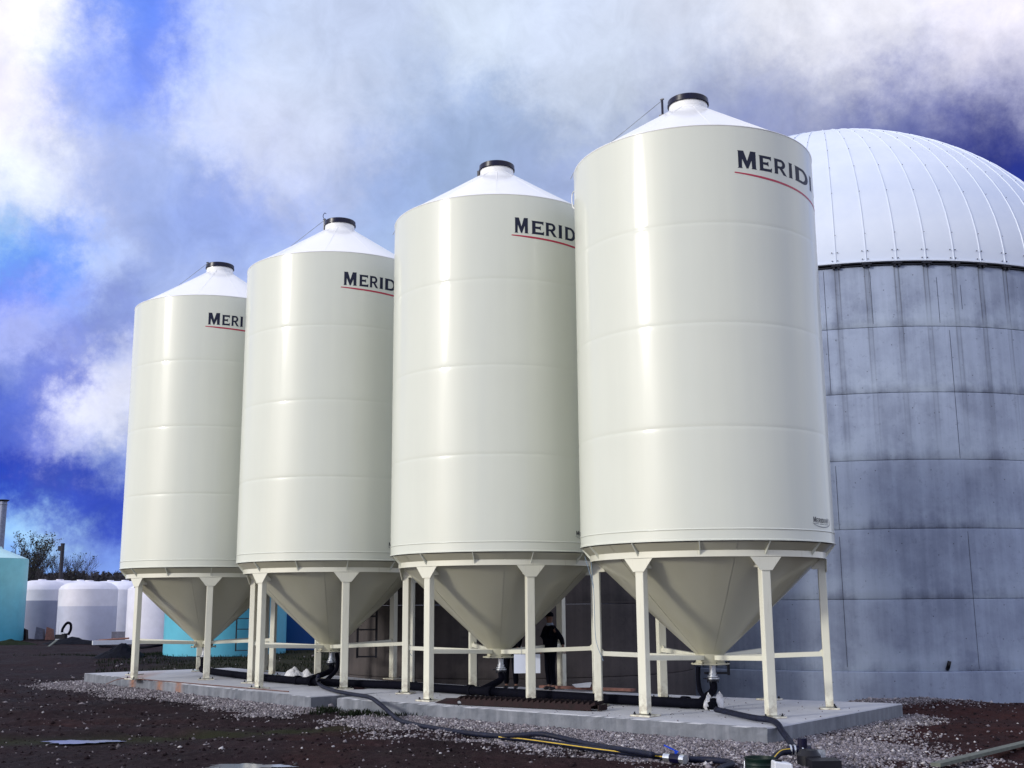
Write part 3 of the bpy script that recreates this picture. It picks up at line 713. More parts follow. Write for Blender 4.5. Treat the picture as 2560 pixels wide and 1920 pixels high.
            leg = share('leg', legm, root, rz=a); share('leg_head_plate', headm, leg); share('base_plate', basem, leg); share('shim', shm, leg); [share('anchor_bolt', boltm, leg, (1.95, sx*.14, 0)) for sx in (-1, 1)]
    bm_ = None
    for k, a in enumerate(LEG_A):
        if bm_ is None:
            g = G(); g.bar((.22, 0, .80), (1.806, 0, .86), .075, .075); g.add([(1.80, -.007, .89), (1.74, -.007, .885), (1.80, -.007, .94), (1.80, .007, .89), (1.74, .007, .885), (1.80, .007, .94)], [(0, 1, 2), (5, 4, 3), (1, 4, 5, 2)])
            g.box((1.798, 0, .86), (.012, .09, .11))
            o = g.out('brace', MT['legpaint'], root); bm_ = o.data; o.rotation_euler.z = a
        else: share('brace', bm_, root, rz=a)
    g = G(); g.lathe([(.24, .86), (.235, .85), (.235, .715), (.30, .712), (.315, .706), (.315, .690), (.30, .684), (.05, .684)], 40); g.out('outlet_collar', MT['hopper'], root, True, sharp=30)
    g = G()
    for k in range(8): a = 2*math.pi*k/8+.2; g.cyl((.285*math.cos(a), .285*math.sin(a), .668), .013, .06, 6)
    g.out('flange_bolts', MT['darkmetal'], root)
    # outlet stub, union and valve
    g = G(); g.tube([(.03, -.02, .69), (.03, -.02, .50)], .052, 16); g.out('outlet_pipe', MT['steel'], root, True, sharp=40)
    g = G(); g.cyl((.03, -.02, .485), .085, .022, 20); g.cyl((.03, -.02, .455), .105, .020, 20); g.cyl((.03, -.02, .520), .066, .035, 16); u_ = g.out('pipe_union', MT['steel'], root, True, sharp=30)
    g = G(); g.bar((.03, -.02, .47), (-.13, -.10, .465), .035, .014); g.cyl((.03, -.02, .42), .098, .034, 20)
    for k in range(6): a = 2*math.pi*k/6; g.cyl((.03+.085*math.cos(a), -.02+.085*math.sin(a), .395), .009, .09, 6)
    g.out('valve_handle', MT['darkmetal'], root, True, sharp=30)
    # name, stripe and maker's decal
    qs, u2 = word('MERIDIAN', R_(-47.0), 2.905, .085, .066, .003, .88); wrap_quads(qs, RB, 2).out('maker_decal', MT['decal'], root)
    quads = []
    for k in range(26):          # the line of tiny text and the swoosh round it
        a_ = R_(-47.0)+(.012+.020*k)/RB; quads.append([(a_, 2.878), (a_+.012/RB, 2.878), (a_+.012/RB, 2.890), (a_, 2.890)]) if k % 9 != 8 else None
    for k in range(24):
        t0 = -math.pi*.93+k*(math.pi*1.25)/24; t1 = t0+math.pi*1.25/24
        c0 = R_(-47.0)+.29/RB
        w0 = .004+.010*math.sin(math.pi*k/24); w1 = .004+.010*math.sin(math.pi*(k+1)/24)
        quads.append([(c0+(.32*math.cos(t0))/RB, 2.918+.075*math.sin(t0)), (c0+((.32+w0)*math.cos(t0))/RB, 2.918+(.075+w0)*math.sin(t0)), (c0+((.32+w1)*math.cos(t1))/RB, 2.918+(.075+w1)*math.sin(t1)), (c0+(.32*math.cos(t1))/RB, 2.918+.075*math.sin(t1))])
    wrap_quads(quads, RB, 1).out('decal_swoosh', MT['decal_grey'], root)
    # weld stud visible near the bottom of the wall
    return root
def lid_gear(root, post=True, hook=False):
    a = R_(145)
    if post:
        g = G(); g.bar(pol(.36, a, 10.47), pol(.56, a, 10.42), .03, .13); g.box(pol(.52, a, 10.43), (.10, .10, .17), a); g.out('lid_bracket', MT['lid'], root)
        g = G(); g.tube([pol(.52, a, 10.50), pol(.52, a, 10.82)], .022, 8); g.box(pol(.52, a, 10.83), (.07, .03, .02), a); g.out('lid_lever', MT['lid'], root)
        if hook: g = G(); g.tube(spline([pol(.52, a, 10.83), pol(.57, a, 10.92), pol(.52, a, 10.99), pol(.47, a, 10.96)]), .008, 6); g.out('hook', MT['lid'], root)
        p0 = pol(.52, a, 10.81)
    else:
        g = G(); g.box(pol(.385, a+.3, 10.53), (.05, .09, .13), a); g.out('lid_bracket', MT['lid'], root); p0 = pol(.39, a+.3, 10.50)
    e_ = pol(2.10, R_(178), 9.32)
    g = G(); g.tube([p0, e_, pol(2.16, R_(178), 9.2)], .007, 5); g.out('lid_cable', MT['cable'], root)
bin0 = make_bin()
CENT = [(-7.7983, 29.0613), (-4.0681, 25.6449), (-.2829, 22.2343), (3.241, 19.1805)]
LAB = ['farthest cream hopper bin, at the left end of the row above the corner slab',
       'second cream hopper bin from the left, with a curled hook on its lid lever',
       'cream hopper bin with no lid lever on top, third from the left',
       'nearest cream hopper bin, at the right end, in front of the domed tank']
bins = []
for k, (x, y) in enumerate(CENT):
    b = bin0 if k == 3 else copy_tree(bin0)
    b.location = (x, y, 0); b['label'] = LAB[k]; bins.append(b)
SP = {3: [(-78.8, -69.4), (-68.3, -61.2), (-60, -51.8), (-50.6, -47.4), (-45.9, -32), (-29.8, -25.5), (-19, -11), (-9, 0)],
      2: [(-80.4, -73.0), (-71.5, -64.3), (-63.6, -56.6), (-55.8, -52.9), (-51.5, -43.5), (-42.3, -39.5), (-38.2, -30), (-29, -21.5)],
      1: [(-78.2, -70.2), (-69.0, -63.2), (-62.5, -56.8), (-56.2, -53.4), (-52.6, -44), (-42.3, -39.5), (-38.2, -30), (-29, -21.5)],
      0: [(-81.4, -73.3), (-72.3, -66.9), (-66.1, -60.8), (-60.2, -58.0), (-56.5, -48), (-47.3, -44.5), (-43.2, -35), (-34, -26)]}
for k, b in enumerate(bins):
    z0 = 8.537 if k == 3 else 8.505
    for i_, (ch, sp_) in enumerate(zip('MERIDIAN', SP[k])):
        wrap_quads(word_spans(ch, [sp_], z0, .300 if i_ == 0 else .262, .262), RB).out('letter', MT['ink'], b)
    underline(SP[k][0][0]-1.5, SP[k][-1][1]+1, .19 if k == 3 else .085).out('underline', MT['red'], b)
for k, b in enumerate(bins): lid_gear(b, k != 2, k == 1)
# hoop on the upper left of the nearest bin
g = G(); g.tube(spline([pol(RB, R_(176), 9.0), pol(RB+.035, R_(174), 8.97), pol(RB+.045, R_(174), 8.85), pol(RB+.03, R_(175), 8.72), pol(RB, R_(176), 8.66)]), .010, 6); g.out('cable_guard', MT['roof'], bins[3])
for (i, pts) in ((3, [(1462, 1391), (1482, 1462), (1486, 1520), (1490, 1600), (1508, 1652)]), (3, [(1478, 1406), (1481, 1440), (1484, 1470)]), (2, [(1022, 1600), (1024, 1630), (1030, 1640)])):
    D = {3: 18.3, 2: 23.0}[i]; c = bins[i].location
    P = [np.array(atD(px, py, D))-np.array(c) for px, py in pts]
    g = G(); g.tube(spline([tuple(q) for q in P], 4), .005 if i == 3 else .006, 5); g.out('pull_cord', MT['rope'], bins[i])

# ------------------------------------------------------------------ domed concrete tank
TC, TR = (11.24, 38.4), 8.26
def conc_tank(c, r, joints, base, label, mat, jang, ledge=True):
    root = empty('concrete_tank', (c[0], c[1], 0), label, 'concrete tank', 'round concrete tanks')
    zs = [base]+joints
    for k in range(len(zs)-1):
        z0, z1 = zs[k], zs[k+1]; rr = r+(.12 if (k == 0 and ledge) else 0)
        g = G(); prof = [(rr-.018, z0+.001), (rr, z0+.014), (rr+.004, z0+.05), (rr, z0+.3), (rr+.0, (z0+z1)/2), (rr, z1-.3), (rr+.004, z1-.04), (rr, z1-.012), (rr-.018, z1-.001)]
        g.lathe(prof, 160); o = g.out('wall_lift', mat, root, True, sharp=25)
        if k == 0 and ledge:
            g = G(); g.lathe([(rr-.02, z1-.002), (r-.05, z1+.006)], 160); g.out('footing_ledge', mat, root)
    for (a, za, zb) in jang:
        g = G(); g.lathe([(r+.0045, za), (r+.0045, zb)], 1, a0=R_(a)-.0006, a1=R_(a)+.0006); g.out('form_joint', MT['darkmetal'], root)
    return root
J = [-.11, 1.74, 3.58, 5.42, 7.26, 9.10, 10.86]
tank = conc_tank(TC, TR, J, -2.2, 'big domed concrete tank behind the nearest bin, with dark runs below its white dome', MT['wall'],
                 [(-107.4, 7.3, 10.8), (-107.4, 3.6, 5.3), (-84.47, 5.45, 9.0), (-84.2, -.05, 3.5), (-86.2, 9.2, 10.5), (-98.8, 9.2, 10.7), (-107.5, .0, 3.4), (-81.5, 9.6, 10.3)])
# dome gores with standing ribs
NG = 64; HD, EX = 6.9, 1.2; ga = 2*math.pi/NG; gm = None; ribm = None
def dprof(t): return (TR+.03)*math.cos(t)**EX, 10.96+HD*math.sin(t)
for k in range(NG):
    a = R_(-104.94)+ga*k
    if gm is None:
        g = G(); T = list(np.linspace(0, math.pi/2-.03, 22)); g.lathe([dprof(t) for t in T], 4, a0=0, a1=ga)
        o = g.out('dome_panel', MT['dome'], tank, True); gm = o.data; o.rotation_euler.z = a
        g = G(); path = []
        for t in T[:-1]:
            r, z = dprof(t); nx, nz = math.cos(t)*.8, math.sin(t); w = min(.016, r*.009+.003)
            path.append([(r, -w, z), (r+.020*math.cos(t), -w*.6, z+.020*math.sin(t)), (r+.020*math.cos(t), w*.6, z+.020*math.sin(t)), (r, w, z)])
        v = [p_ for ring in path for p_ in ring]; f = []
        for i in range(len(path)-1):
            for j in range(3): f.append((i*4+j, i*4+j+1, i*4+4+j+1, i*4+4+j))
        g.add(v, f); o = g.out('dome_rib', MT['dome'], tank, True, sharp=30); ribm = o.data; o.rotation_euler.z = a
    else: share('dome_panel', gm, tank, rz=a); share('dome_rib', ribm, tank, rz=a)
g = G()
for k in range(NG):
    a = R_(-104.94)+ga*k
    if math.sin(a) > .1: continue
    for t in (.10, .27, .40, .52, .62, .72):
        r, z = dprof(t*1.25-.0); g.box(pol(r+.048, a+.0030, z), (.016, .018, .018), a)
    for dx in (-.012, .006):
        for dz in (.10, .34): g.box(pol(TR+.040, a+dx, 10.96+dz), (.03, .022, .022), a)
o = g.out('dome_bolts', MT['darkmetal'], tank); tag(o, kind='stuff')
g = G(); g.lathe([(TR+.06, 10.965), (TR+.075, 10.965), (TR+.075, 11.0), (TR+.04, 11.0)], 200); g.out('dome_flange', MT['dome'], tank)
g = G(); g.lathe([(TR-.02, 10.855), (TR+.055, 10.862), (TR+.055, 10.885), (TR+.0, 10.892)], 200); g.lathe([(TR+.02, 10.93), (TR+.05, 10.932), (TR+.05, 10.955), (TR+.0, 10.958)], 200); g.out('dome_ring', MT['darkmetal'], tank)
clipm = None
for k in range(NG):
    a = R_(-104.94)+ga*k
    if clipm is None:
        g = G(); g.box((TR+.06, 0, 10.90), (.10, .26, .05)); g.box((TR+.05, .06, 10.86), (.08, .06, .10)); g.box((TR+.05, -.07, 10.86), (.08, .06, .10)); o = g.out('ring_clip', MT['darkmetal'], tank); clipm = o.data; o.rotation_euler.z = a
    else: share('ring_clip', clipm, tank, rz=a)
g = G(); a = R_(-90.1); g.tube([pol(TR+.02, a, -.05), pol(TR+.10, a, .02), pol(TR+.12, a+.004, .16)], .05, 8); g.out('pipe_stub', MT['black'], tank, True)
# second, lower round tank behind the middle bins
T2, R2 = (0, 31.5), 4.85
tank2 = conc_tank(T2, R2, [.0, 1.68, 3.4, 5.1], -2.2, 'brownish concrete tank half hidden behind the bin hoppers, with a dark ladder', MT['wall2'], [(-128, .1, 1.6), (-100, .1, 1.6)], ledge=False)
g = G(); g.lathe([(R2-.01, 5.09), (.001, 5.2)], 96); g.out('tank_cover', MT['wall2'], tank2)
def ladder_on(c, r, px0, px1, pyb, pyt, D, label, n, cat='ladder'):
    a0, a1 = np.array(atD(px0, pyb, D)), np.array(atD(px1, pyb, D)); top = atD(px0, pyt, D)[2]; bot = a0[2]
    root = empty('ladder', (float(a0[0]), float(a0[1]), float(bot)), label, cat)
    w = float(np.linalg.norm((a1-a0)[:2])); h = float(top-bot); d = (a1-a0)/w; rz = math.atan2(d[1], d[0])
    for x in (0, w):
        g = G(); g.box((x*math.cos(rz), x*math.sin(rz), h/2), (.05, .04, h), rz); g.out('ladder_rail', MT['darkmetal'], root)
    for k in range(n):
        z = .03+(h-.06)*k/(n-1); g = G(); g.bar((0, 0, z), (w*math.cos(rz), w*math.sin(rz), z), .035, .035); g.out('ladder_rung', MT['darkmetal'], root)
    return root
ladder_on(T2, R2, 893, 940, 1645, 1405, 27.35, 'dark steel ladder fixed to the brownish concrete tank', 8)

# ------------------------------------------------------------------ plastic and painted tanks in the yard
def yard_tank(px, D, wpx, ysh, ytop, ybase, mat, label, group=None, topmat=None, ribs=0, name='storage_tank', cat='storage tank', cone=False):
    c = atD(px, ybase, D); r = wpx/2/FPX*D*1.02; zb = c[2]-.06; zs = atD(px, ysh, D)[2]-zb; zt = atD(px, ytop, D+r)[2]-zb
    root = empty(name, (c[0], c[1]+r*.0, zb), label, cat, group)
    g = G(); prof = [(r*.995, 0), (r, .05)]
    for k in range(ribs): z = zs*(k+1)/(ribs+1); prof += [(r, z-.05), (r*.985, z-.02), (r*.985, z+.02), (r, z+.05)]
    prof += [(r, zs-.04), (r*.985, zs)]
    g.lathe(prof, 48); g.out('tank_wall', mat, root, True, sharp=30)
    g = G()
    if cone: g.lathe([(r*.985, zs), (r*1.0, zs+.01), (r*.25, zt), (r*.22, zt+.12), (.01, zt+.14)], 48)
    else: g.lathe([(r*.985, zs), (r*.93, zs+(zt-zs)*.35), (r*.75, zs+(zt-zs)*.75), (r*.4, zt-.02), (.25, zt), (.25, zt+.06), (.01, zt+.07)], 48)
    g.out('tank_top', topmat or mat, root, True, sharp=40); return root
gp = 'white plastic tanks at the back of the yard'
yard_tank(95, 76, 120, 1473, 1452, 1598, MT['poly_low'], 'white plastic tank beside the turquoise tank, filled dark almost to its shoulder', gp)
yard_tank(140, 80, 118, 1474, 1452, 1596, MT['poly_low'], 'white plastic tank second from the left of the white row, mostly full', gp)
yard_tank(192, 84, 115, 1474, 1453, 1594, MT['poly_new'], 'white plastic tank hidden up to its roof behind the half full one', gp)
yard_tank(214, 70, 135, 1472, 1455, 1599, MT['poly_mid'], 'white plastic tank in front of its row, liquid level showing at two thirds', gp)
yard_tank(305, 78, 118, 1473, 1454, 1594, MT['poly_new'], 'white plastic tank just left of the leg of the farthest bin', gp)
yard_tank(268, 88, 115, 1474, 1454, 1592, MT['poly_new'], 'white plastic tank showing only its roof between two others', gp)
yard_tank(395, 66, 150, 1472, 1440, 1596, MT['poly_new'], 'big white tank with a conical top, seen past the legs of the farthest bin', gp, cone=True)
yard_tank(562, 48, 285, 1405, 1385, 1640, MT['cyan'], 'cyan tank with a black ladder, behind the hopper of the farthest bin', 'blue painted tanks', cone=True)
yard_tank(745, 53, 240, 1405, 1390, 1634, MT['blue'], 'deep blue tank in shade between the cyan tank and the concrete one', 'blue painted tanks', cone=True)
yard_tank(-34, 70, 162, 1398, 1376, 1601, MT['teal'], 'turquoise tank with a pale conical top at the left edge', 'blue painted tanks', topmat=MT['tealtop'], cone=True)
ladder_on(None, 0, 589, 640, 1628, 1440, 45.4, 'black ladder on the cyan tank', 8)
g = G(); c = atD(-1, 1385, 76); zt = atD(-1, 1250, 76)[2]; zb = -.3; h = zt-zb
st = empty('metal_stack', (c[0], c[1], zb), 'grey metal stack with a flared rim behind the turquoise tank', 'stack')
g.lathe([(.23, 0), (.23, h-.1)], 20); g.out('stack_pipe', MT['stackmetal'], st, True)
g = G(); g.lathe([(.23, h-.35), (.25, h-.33), (.25, h-.28), (.235, h-.26)], 20); g.out('stack_band', MT['stackmetal'], st, True)
g = G(); g.lathe([(.23, h-.12), (.36, h-.02), (.36, h+.01), (.22, h+.01)], 20); g.out('stack_rim', MT['darkmetal'], st, True)

# ------------------------------------------------------------------ trees, poles, hedge
def tree(px, ybase, ytop, D, label, leafy, seed, spread=.55, depth=6):
    rnd = random.Random(seed); c = atD(px, ybase, D); H = atD(px, ytop, D)[2]+.4
    root = empty('bare_tree', (c[0], c[1], -.35), label, 'tree', 'leafless trees behind the tanks')
    trunk = G(); tw = G(); lf = G()
    def grow(p_, d, l, r, dep):
        n = 3; P = [p_]; q = p_; dd = d.copy()
        for k in range(n): dd = (dd+Vector((rnd.uniform(-.18, .18), rnd.uniform(-.18, .18), rnd.uniform(-.05, .12)))).normalized(); q = q+dd*l/n; P.append(q)
        (trunk if dep < 2 else tw).tube(P, [r*(1-.4*k/n) for k in range(n+1)], 5 if dep < 2 else 3, caps=False)
        if dep >= 3 and rnd.random() < leafy:
            for k in range(5):
                b = q+Vector((rnd.uniform(-.2, .2), rnd.uniform(-.2, .2), rnd.uniform(-.2, .2))); s_ = rnd.uniform(.05, .11); u_ = Vector((rnd.uniform(-1, 1), rnd.uniform(-1, 1), rnd.uniform(-1, 1))).normalized(); v_ = u_.orthogonal().normalized()
                lf.add([b, b+u_*s_, b+u_*s_+v_*s_, b+v_*s_], [(0, 1, 2, 3)])
        if dep < depth:
            for k in range(3 if dep else 4):
                a = rnd.uniform(0, 6.28); sp_ = rnd.uniform(.3, .8)*spread*1.4; o_ = Vector((math.cos(a), math.sin(a), 0))
                grow(P[rnd.choice((1, 2, 3))] if k else q, (dd+o_*sp_+Vector((0, 0, .15))).normalized(), l*rnd.uniform(.62, .82), r*.6, dep+1)
    grow(Vector((0, 0, 0)), Vector((0, 0, 1)), H*.33, H*.016, 0)
    trunk.out('trunk', MT['bark'], root); tw.out('crown', MT['bark'], root)
    if lf.v: lf.out('leaves', MT['leaf'], root)
tree(82, 1460, 1322, 92, 'thin tree with a few dark leaves left, beside the turquoise tank', .22, 4, .45)
tree(120, 1462, 1348, 96, 'leafless twiggy tree just left of the dark pole', .02, 11, .6)
tree(172, 1462, 1356, 98, 'leafless twiggy tree just right of the dark pole', .02, 23, .6)
tree(46, 1470, 1385, 90, 'low ragged tree close behind the turquoise tank', .3, 31, .5, 5)
def pole(px, ytop, D, r, label, arm):
    c = atD(px, 1500, D); h = atD(px, ytop, D)[2]+.4
    o = empty('utility_pole', (c[0], c[1], -.4), label, 'utility pole'); g = G(); g.cyl((0, 0, 0), r*1.15, h, 10, r); g.out('pole_shaft', MT['polewood'], o)
    g = G()
    if arm: g.box((0, 0, h-1.0), (1.8, .12, .12)); g.box((0, 0, h-.55), (1.2, .12, .12))
    else: g.box((-.14, 0, h-.3), (.34, .2, .36)); g.cyl((0, 0, h-.02), r*1.1, .1, 10)
    g.out('pole_head', MT['polewood'], o)
pole(147.5, 1361, 85, .14, 'thick dark pole standing between the leafless trees', False)
pole(309, 1424, 150, .10, 'far utility pole with crossarms beside the farthest bin', True)
def hedge():
    tw = G(); lf = G(); rnd = random.Random(9)
    for k in range(5200):
        px = rnd.choice([rnd.uniform(52, 96), rnd.uniform(96, 200), rnd.uniform(150, 335), rnd.uniform(150, 335)]); D = rnd.uniform(98, 128)
        top = 1418 if px < 90 else (1432 if px < 170 else 1434+6*math.sin(px*.21)+4*math.sin(px*.53))
        b = atD(px, 1500, D); z1 = atD(px, top+abs(rnd.gauss(0, 12)), D)[2]; z0 = max(0, z1-rnd.uniform(.8, 2.6)); x = b[0]; y = D
        tw.tube([(x, y, z0), (x+rnd.uniform(-.4, .4), y+rnd.uniform(-.3, .3), z1)], [.035, .01], 3, caps=False)
        if rnd.random() < .6:
            for j in range(3):
                q = Vector((x+rnd.uniform(-.3, .3), y+rnd.uniform(-.3, .3), rnd.uniform(z0, z1))); u_ = Vector((rnd.uniform(-1, 1), rnd.uniform(-1, 1), rnd.uniform(-1, 1))).normalized()*rnd.uniform(.08, .2); v_ = u_.orthogonal()
                tw.add([q, q+u_, q+u_+v_, q+v_], [(0, 1, 2, 3)])
    o = tw.out('hedgerow', MT['bark']); tag(o, kind='stuff')
hedge()

# ------------------------------------------------------------------ pipes and hoses
mp = [atz(*q, .09) for q in [(505, 1681), (585, 1686), (640, 1692), (700, 1698), (780, 1703.5), (818, 1706)]]
mp2 = [atz(*q, .09) for q in [(818, 1706), (870, 1708.5), (997, 1713), (1105, 1721), (1242, 1730), (1481, 1745), (1627, 1753), (1766, 1760)]]
root = empty('manifold_pipe', mp[0], 'thick black pipe running along both slabs under all four hoppers', 'pipe')
def rel(P, o): return [tuple(np.array(p_)-np.array(o)) for p_ in P]
b0 = np.array((CENT[0][0]+.03, CENT[0][1]-.02))
path = [(b0[0], b0[1], .42), (b0[0], b0[1], .22), (b0[0]+.03, b0[1]-.05, .13)]+mp[1:]+mp2[1:]
g = G(); g.tube(rel(spline(path, 5), mp[0]), .080, 14); g.out('pipe_run', MT['blackpipe'], root, True)
for k in (1, 2, 3):
    cx, cy = CENT[k][0]+.03, CENT[k][1]-.02
    # nearest point on the run
    pp = min(spline(path, 8), key=lambda q: (q[0]-cx)**2+(q[1]-cy)**2)
    g = G(); g.tube(rel(spline([(cx, cy, .43), (cx, cy, .28), (.5*cx+.5*pp[0], .5*cy+.5*pp[1], .18), (pp[0], pp[1], .10)], 5), mp[0]), .062, 12)
    g.out('drop_pipe', MT['blackpipe'], root, True)
    d = np.array(mp2[3])-np.array(mp2[2]); d /= np.linalg.norm(d); o_ = np.array(pp)
    for s_ in (-.28, .28):
        g = G(); q0 = o_+d*s_; g.tube(rel([tuple(q0-d*.06), tuple(q0+d*.06)], mp[0]), .105, 14); g.out('pipe_coupling', MT['blackpipe'], root, True, sharp=30)
def hose(name, P, r, label, mat='hose', stripe=None, sub=7, cat='hose'):
    P = spline(P, sub); o = P[0]; root = empty(name, o, label, cat); g = G(); g.tube(rel(P, o), r, 12); g.out('hose_body', MT[mat], root, True)
    if stripe:
        a, n0, n1 = stripe; vv = []; Q = [Vector(p_) for p_ in rel(P, o)]
        for i, p_ in enumerate(Q):
            t_ = (Q[min(i+1, len(Q)-1)]-Q[max(i-1, 0)]).normalized(); sx = t_.cross(Vector((0, 0, 1))).normalized()
            if sx.y > 0: sx = -sx
            for da in (-.16, .16):
                d = sx*math.cos(a+da)+Vector((0, 0, 1))*math.sin(a+da); vv.append(tuple(p_+d*(r+.002)))
        g = G(); g.add(vv, [(2*i, 2*i+2, 2*i+3, 2*i+1) for i in range(len(Q)-1)]); g.out('hose_stripe', MT['yellow'], root)
    return root
HA = [atz(*q, z) for q, z in [((795, 1690), .30), ((794, 1702), .12), ((806, 1716), .05), ((838, 1727), .05), ((871, 1734), .05), ((903, 1739), .06), ((928, 1745), .06)]]
HA += [atz(952, 1762, -.01), atz(975, 1782, -.12), atz(998, 1800, -.19)]
HA += [atz(*q, -.20) for q in [(1022, 1808), (1084, 1820), (1156, 1831), (1242, 1839.5)]]+[atz(1311, 1837, -.15), atz(1352, 1835, -.11), atz(1400, 1844, -.14)]+[atz(*q, -.18) for q in [(1465, 1859), (1534, 1871), (1600, 1881), (1632, 1887)]]
hose('supply_hose', HA, .037, 'long dark hose looping off the left slab and across the gravel')
HB = [atz(*q, -.215) for q in [(1250, 1843), (1311, 1848), (1400, 1860), (1465, 1869), (1534, 1878), (1600, 1886), (1662, 1893)]]
hose('striped_hose', HB, .037, 'black hose with a yellow stripe lying on the gravel, left of the blue valve', stripe=(.25, 0, 0))
v0 = atz(1690, 1896, -.18)
vl = empty('ball_valve', v0, 'hose valve with a raised blue handle, lying on the gravel', 'valve')
dv = (np.array(atz(1720, 1898, -.18))-np.array(atz(1665, 1892, -.18))); dv /= np.linalg.norm(dv)
g = G(); g.tube([tuple(-dv*.17), tuple(-dv*.05)], .052, 12); g.tube([tuple(dv*.06), tuple(dv*.14)], .056, 12); g.out('coupling', MT['steel'], vl, True, sharp=30)
g = G(); g.tube([tuple(-dv*.07), tuple(dv*.07)], .060, 12); g.out('valve_body', MT['lid'], vl, True, sharp=30)
g = G(); g.bar((0, 0, .04), (0, 0, .085), .03, .03, (1, 0, 0)); g.bar((.03, 0, .075), (-.14, .02, .155), .035, .016); g.out('handle', MT['bluehandle'], vl)
HC = [atz(*q, -.20) for q in [(1722, 1898), (1780, 1900), (1830, 1909)]]+[(2.35, 13.55, -.20), (2.62, 13.0, -.20)]
hose('discharge_hose', HC, .038, 'dark hose running from the valve to behind the green bucket')
HD_ = [atz(1790, 1774, .07), atz(1824, 1781, .06), atz(1882, 1794, .055), atz(1925, 1800, .055), atz(1944, 1810, .03), atz(1957, 1830, -.05), atz(1972, 1850, -.12), atz(1988, 1874, -.17)]
hose('pump_hose', HD_, .044, 'black hose draped over the slab corner from the white bag to the pump')
PC = np.array(atz(2003, 1884, -.12))
HE = [tuple(PC+np.array((-.12, -.02, .03))), tuple(PC+np.array((-.28, -.10, .02))), tuple(PC+np.array((-.42, -.30, -.04))), tuple(PC+np.array((-.50, -.55, -.08)))]
hose('short_striped_hose', HE, .040, 'short black hose with a yellow stripe curving from the pump behind the green bucket', stripe=(1.0, 0, 0))
# small black hose under the last hopper
g0 = CENT[3]; HF = [(g0[0]-.22, g0[1]-.12, .66), (g0[0]-.23, g0[1]-.13, .45), (g0[0]-.20, g0[1]-.15, .25), (g0[0]-.08, g0[1]-.30, .11)]
hose('drain_hose', HF, .038, 'black hose hanging under the nearest hopper', mat='blackpipe')
g0 = CENT[1]; HF = [(g0[0]+.16, g0[1]-.1, .66), (g0[0]+.19, g0[1]-.13, .45), (g0[0]+.16, g0[1]-.2, .28), (g0[0]+.02, g0[1]-.40, .12)]
hose('drain_hose', HF, .045, 'black hose hanging under the second hopper from the left', mat='blackpipe')
# frame bracket under nearest bin
g = G(); g.box((.30, .02, .62), (.04, .04, .22)); g.box((.10, .02, .545), (.40, .03, .04)); g.out('drain_bracket', MT['darkmetal'], bins[3])
# pump, engine and bucket at the bottom of the frame
pm = empty('engine_pump', (float(PC[0]), float(PC[1]), -.24), 'black engine pump with chrome fittings at the slab corner', 'pump')
g = G(); g.tube([(-.16, 0, .16), (.12, 0, .16)], .055, 12); g.tube([(.02, .0, .10), (.02, .0, .30)], .06, 12); g.out('fittings', MT['lid'], pm, True, sharp=30)
g = G()
for x in (-.14, -.09, .0): g.tube([(x, 0, .16), (x+.02, 0, .16)], .068, 12)
g.tube([(.09, -.30, .06), (.10, -.34, .10), (.30, -.42, .07)], .025, 8); g.tube([(.04, -.3, .04), (.2, -.45, .05)], .02, 8); g.out('clamps', MT['steel'], pm, True, sharp=30)
g = G(); g.lathe([(.001, .20), (.10, .20), (.14, .14), (.14, .02), (.08, 0), (.001, 0)], 24, c=(.02, -.28)); g.box((.12, -.55, .06), (.34, .30, .13)); g.out('pump_casing', MT['black'], pm, True, sharp=30)
g = G(); g.box((.22, -.05, .12), (.10, .09, .09)); g.out('bracket', MT['steel'], pm)
fc = np.array(atz(1953, 1912, -.06)); ft = empty('fuel_tank', tuple(fc), 'white plastic fuel tank beside the green bucket', 'fuel tank')
g = G(); g.add([(-.10, -.10, -.12), (.13, -.10, -.12), (.13, .10, -.12), (-.10, .10, -.12), (-.09, -.09, .045), (.10, -.09, .02), (.10, .09, .02), (-.09, .09, .045)], [(3, 2, 1, 0), (4, 5, 6, 7), (0, 1, 5, 4), (1, 2, 6, 5), (2, 3, 7, 6), (3, 0, 4, 7)])
o = g.out('tank_body', MT['whiteplastic'], ft); bv = o.modifiers.new('bevel', 'BEVEL'); bv.width = .015; bv.segments = 3
g = G(); g.box((-.03, 0, .045), (.07, .04, .02)); g.out('tank_cap', MT['black'], ft)
bc = np.array(atD(1899, 1893, 13.35)); bk = empty('bucket', (float(bc[0]), float(bc[1]), float(bc[2])-.33), 'dark green ribbed bucket at the bottom edge, in front of the pump', 'bucket')
g = G(); g.lathe([(.001, .01), (.135, .01), (.14, .0), (.155, .20), (.162, .205), (.158, .215), (.160, .25), (.167, .255), (.162, .265), (.165, .30), (.174, .315), (.174, .33), (.163, .33), (.158, .28), (.13, .03), (.001, .03)], 32); g.out('bucket_shell', MT['greenbucket'], bk, True, sharp=35)
g = G(); g.tube(spline([(-.172, 0, .29), (-.19, -.06, .15), (-.17, -.12, .06)], 5), .006, 6); g.out('bail_handle', MT['steel'], bk)

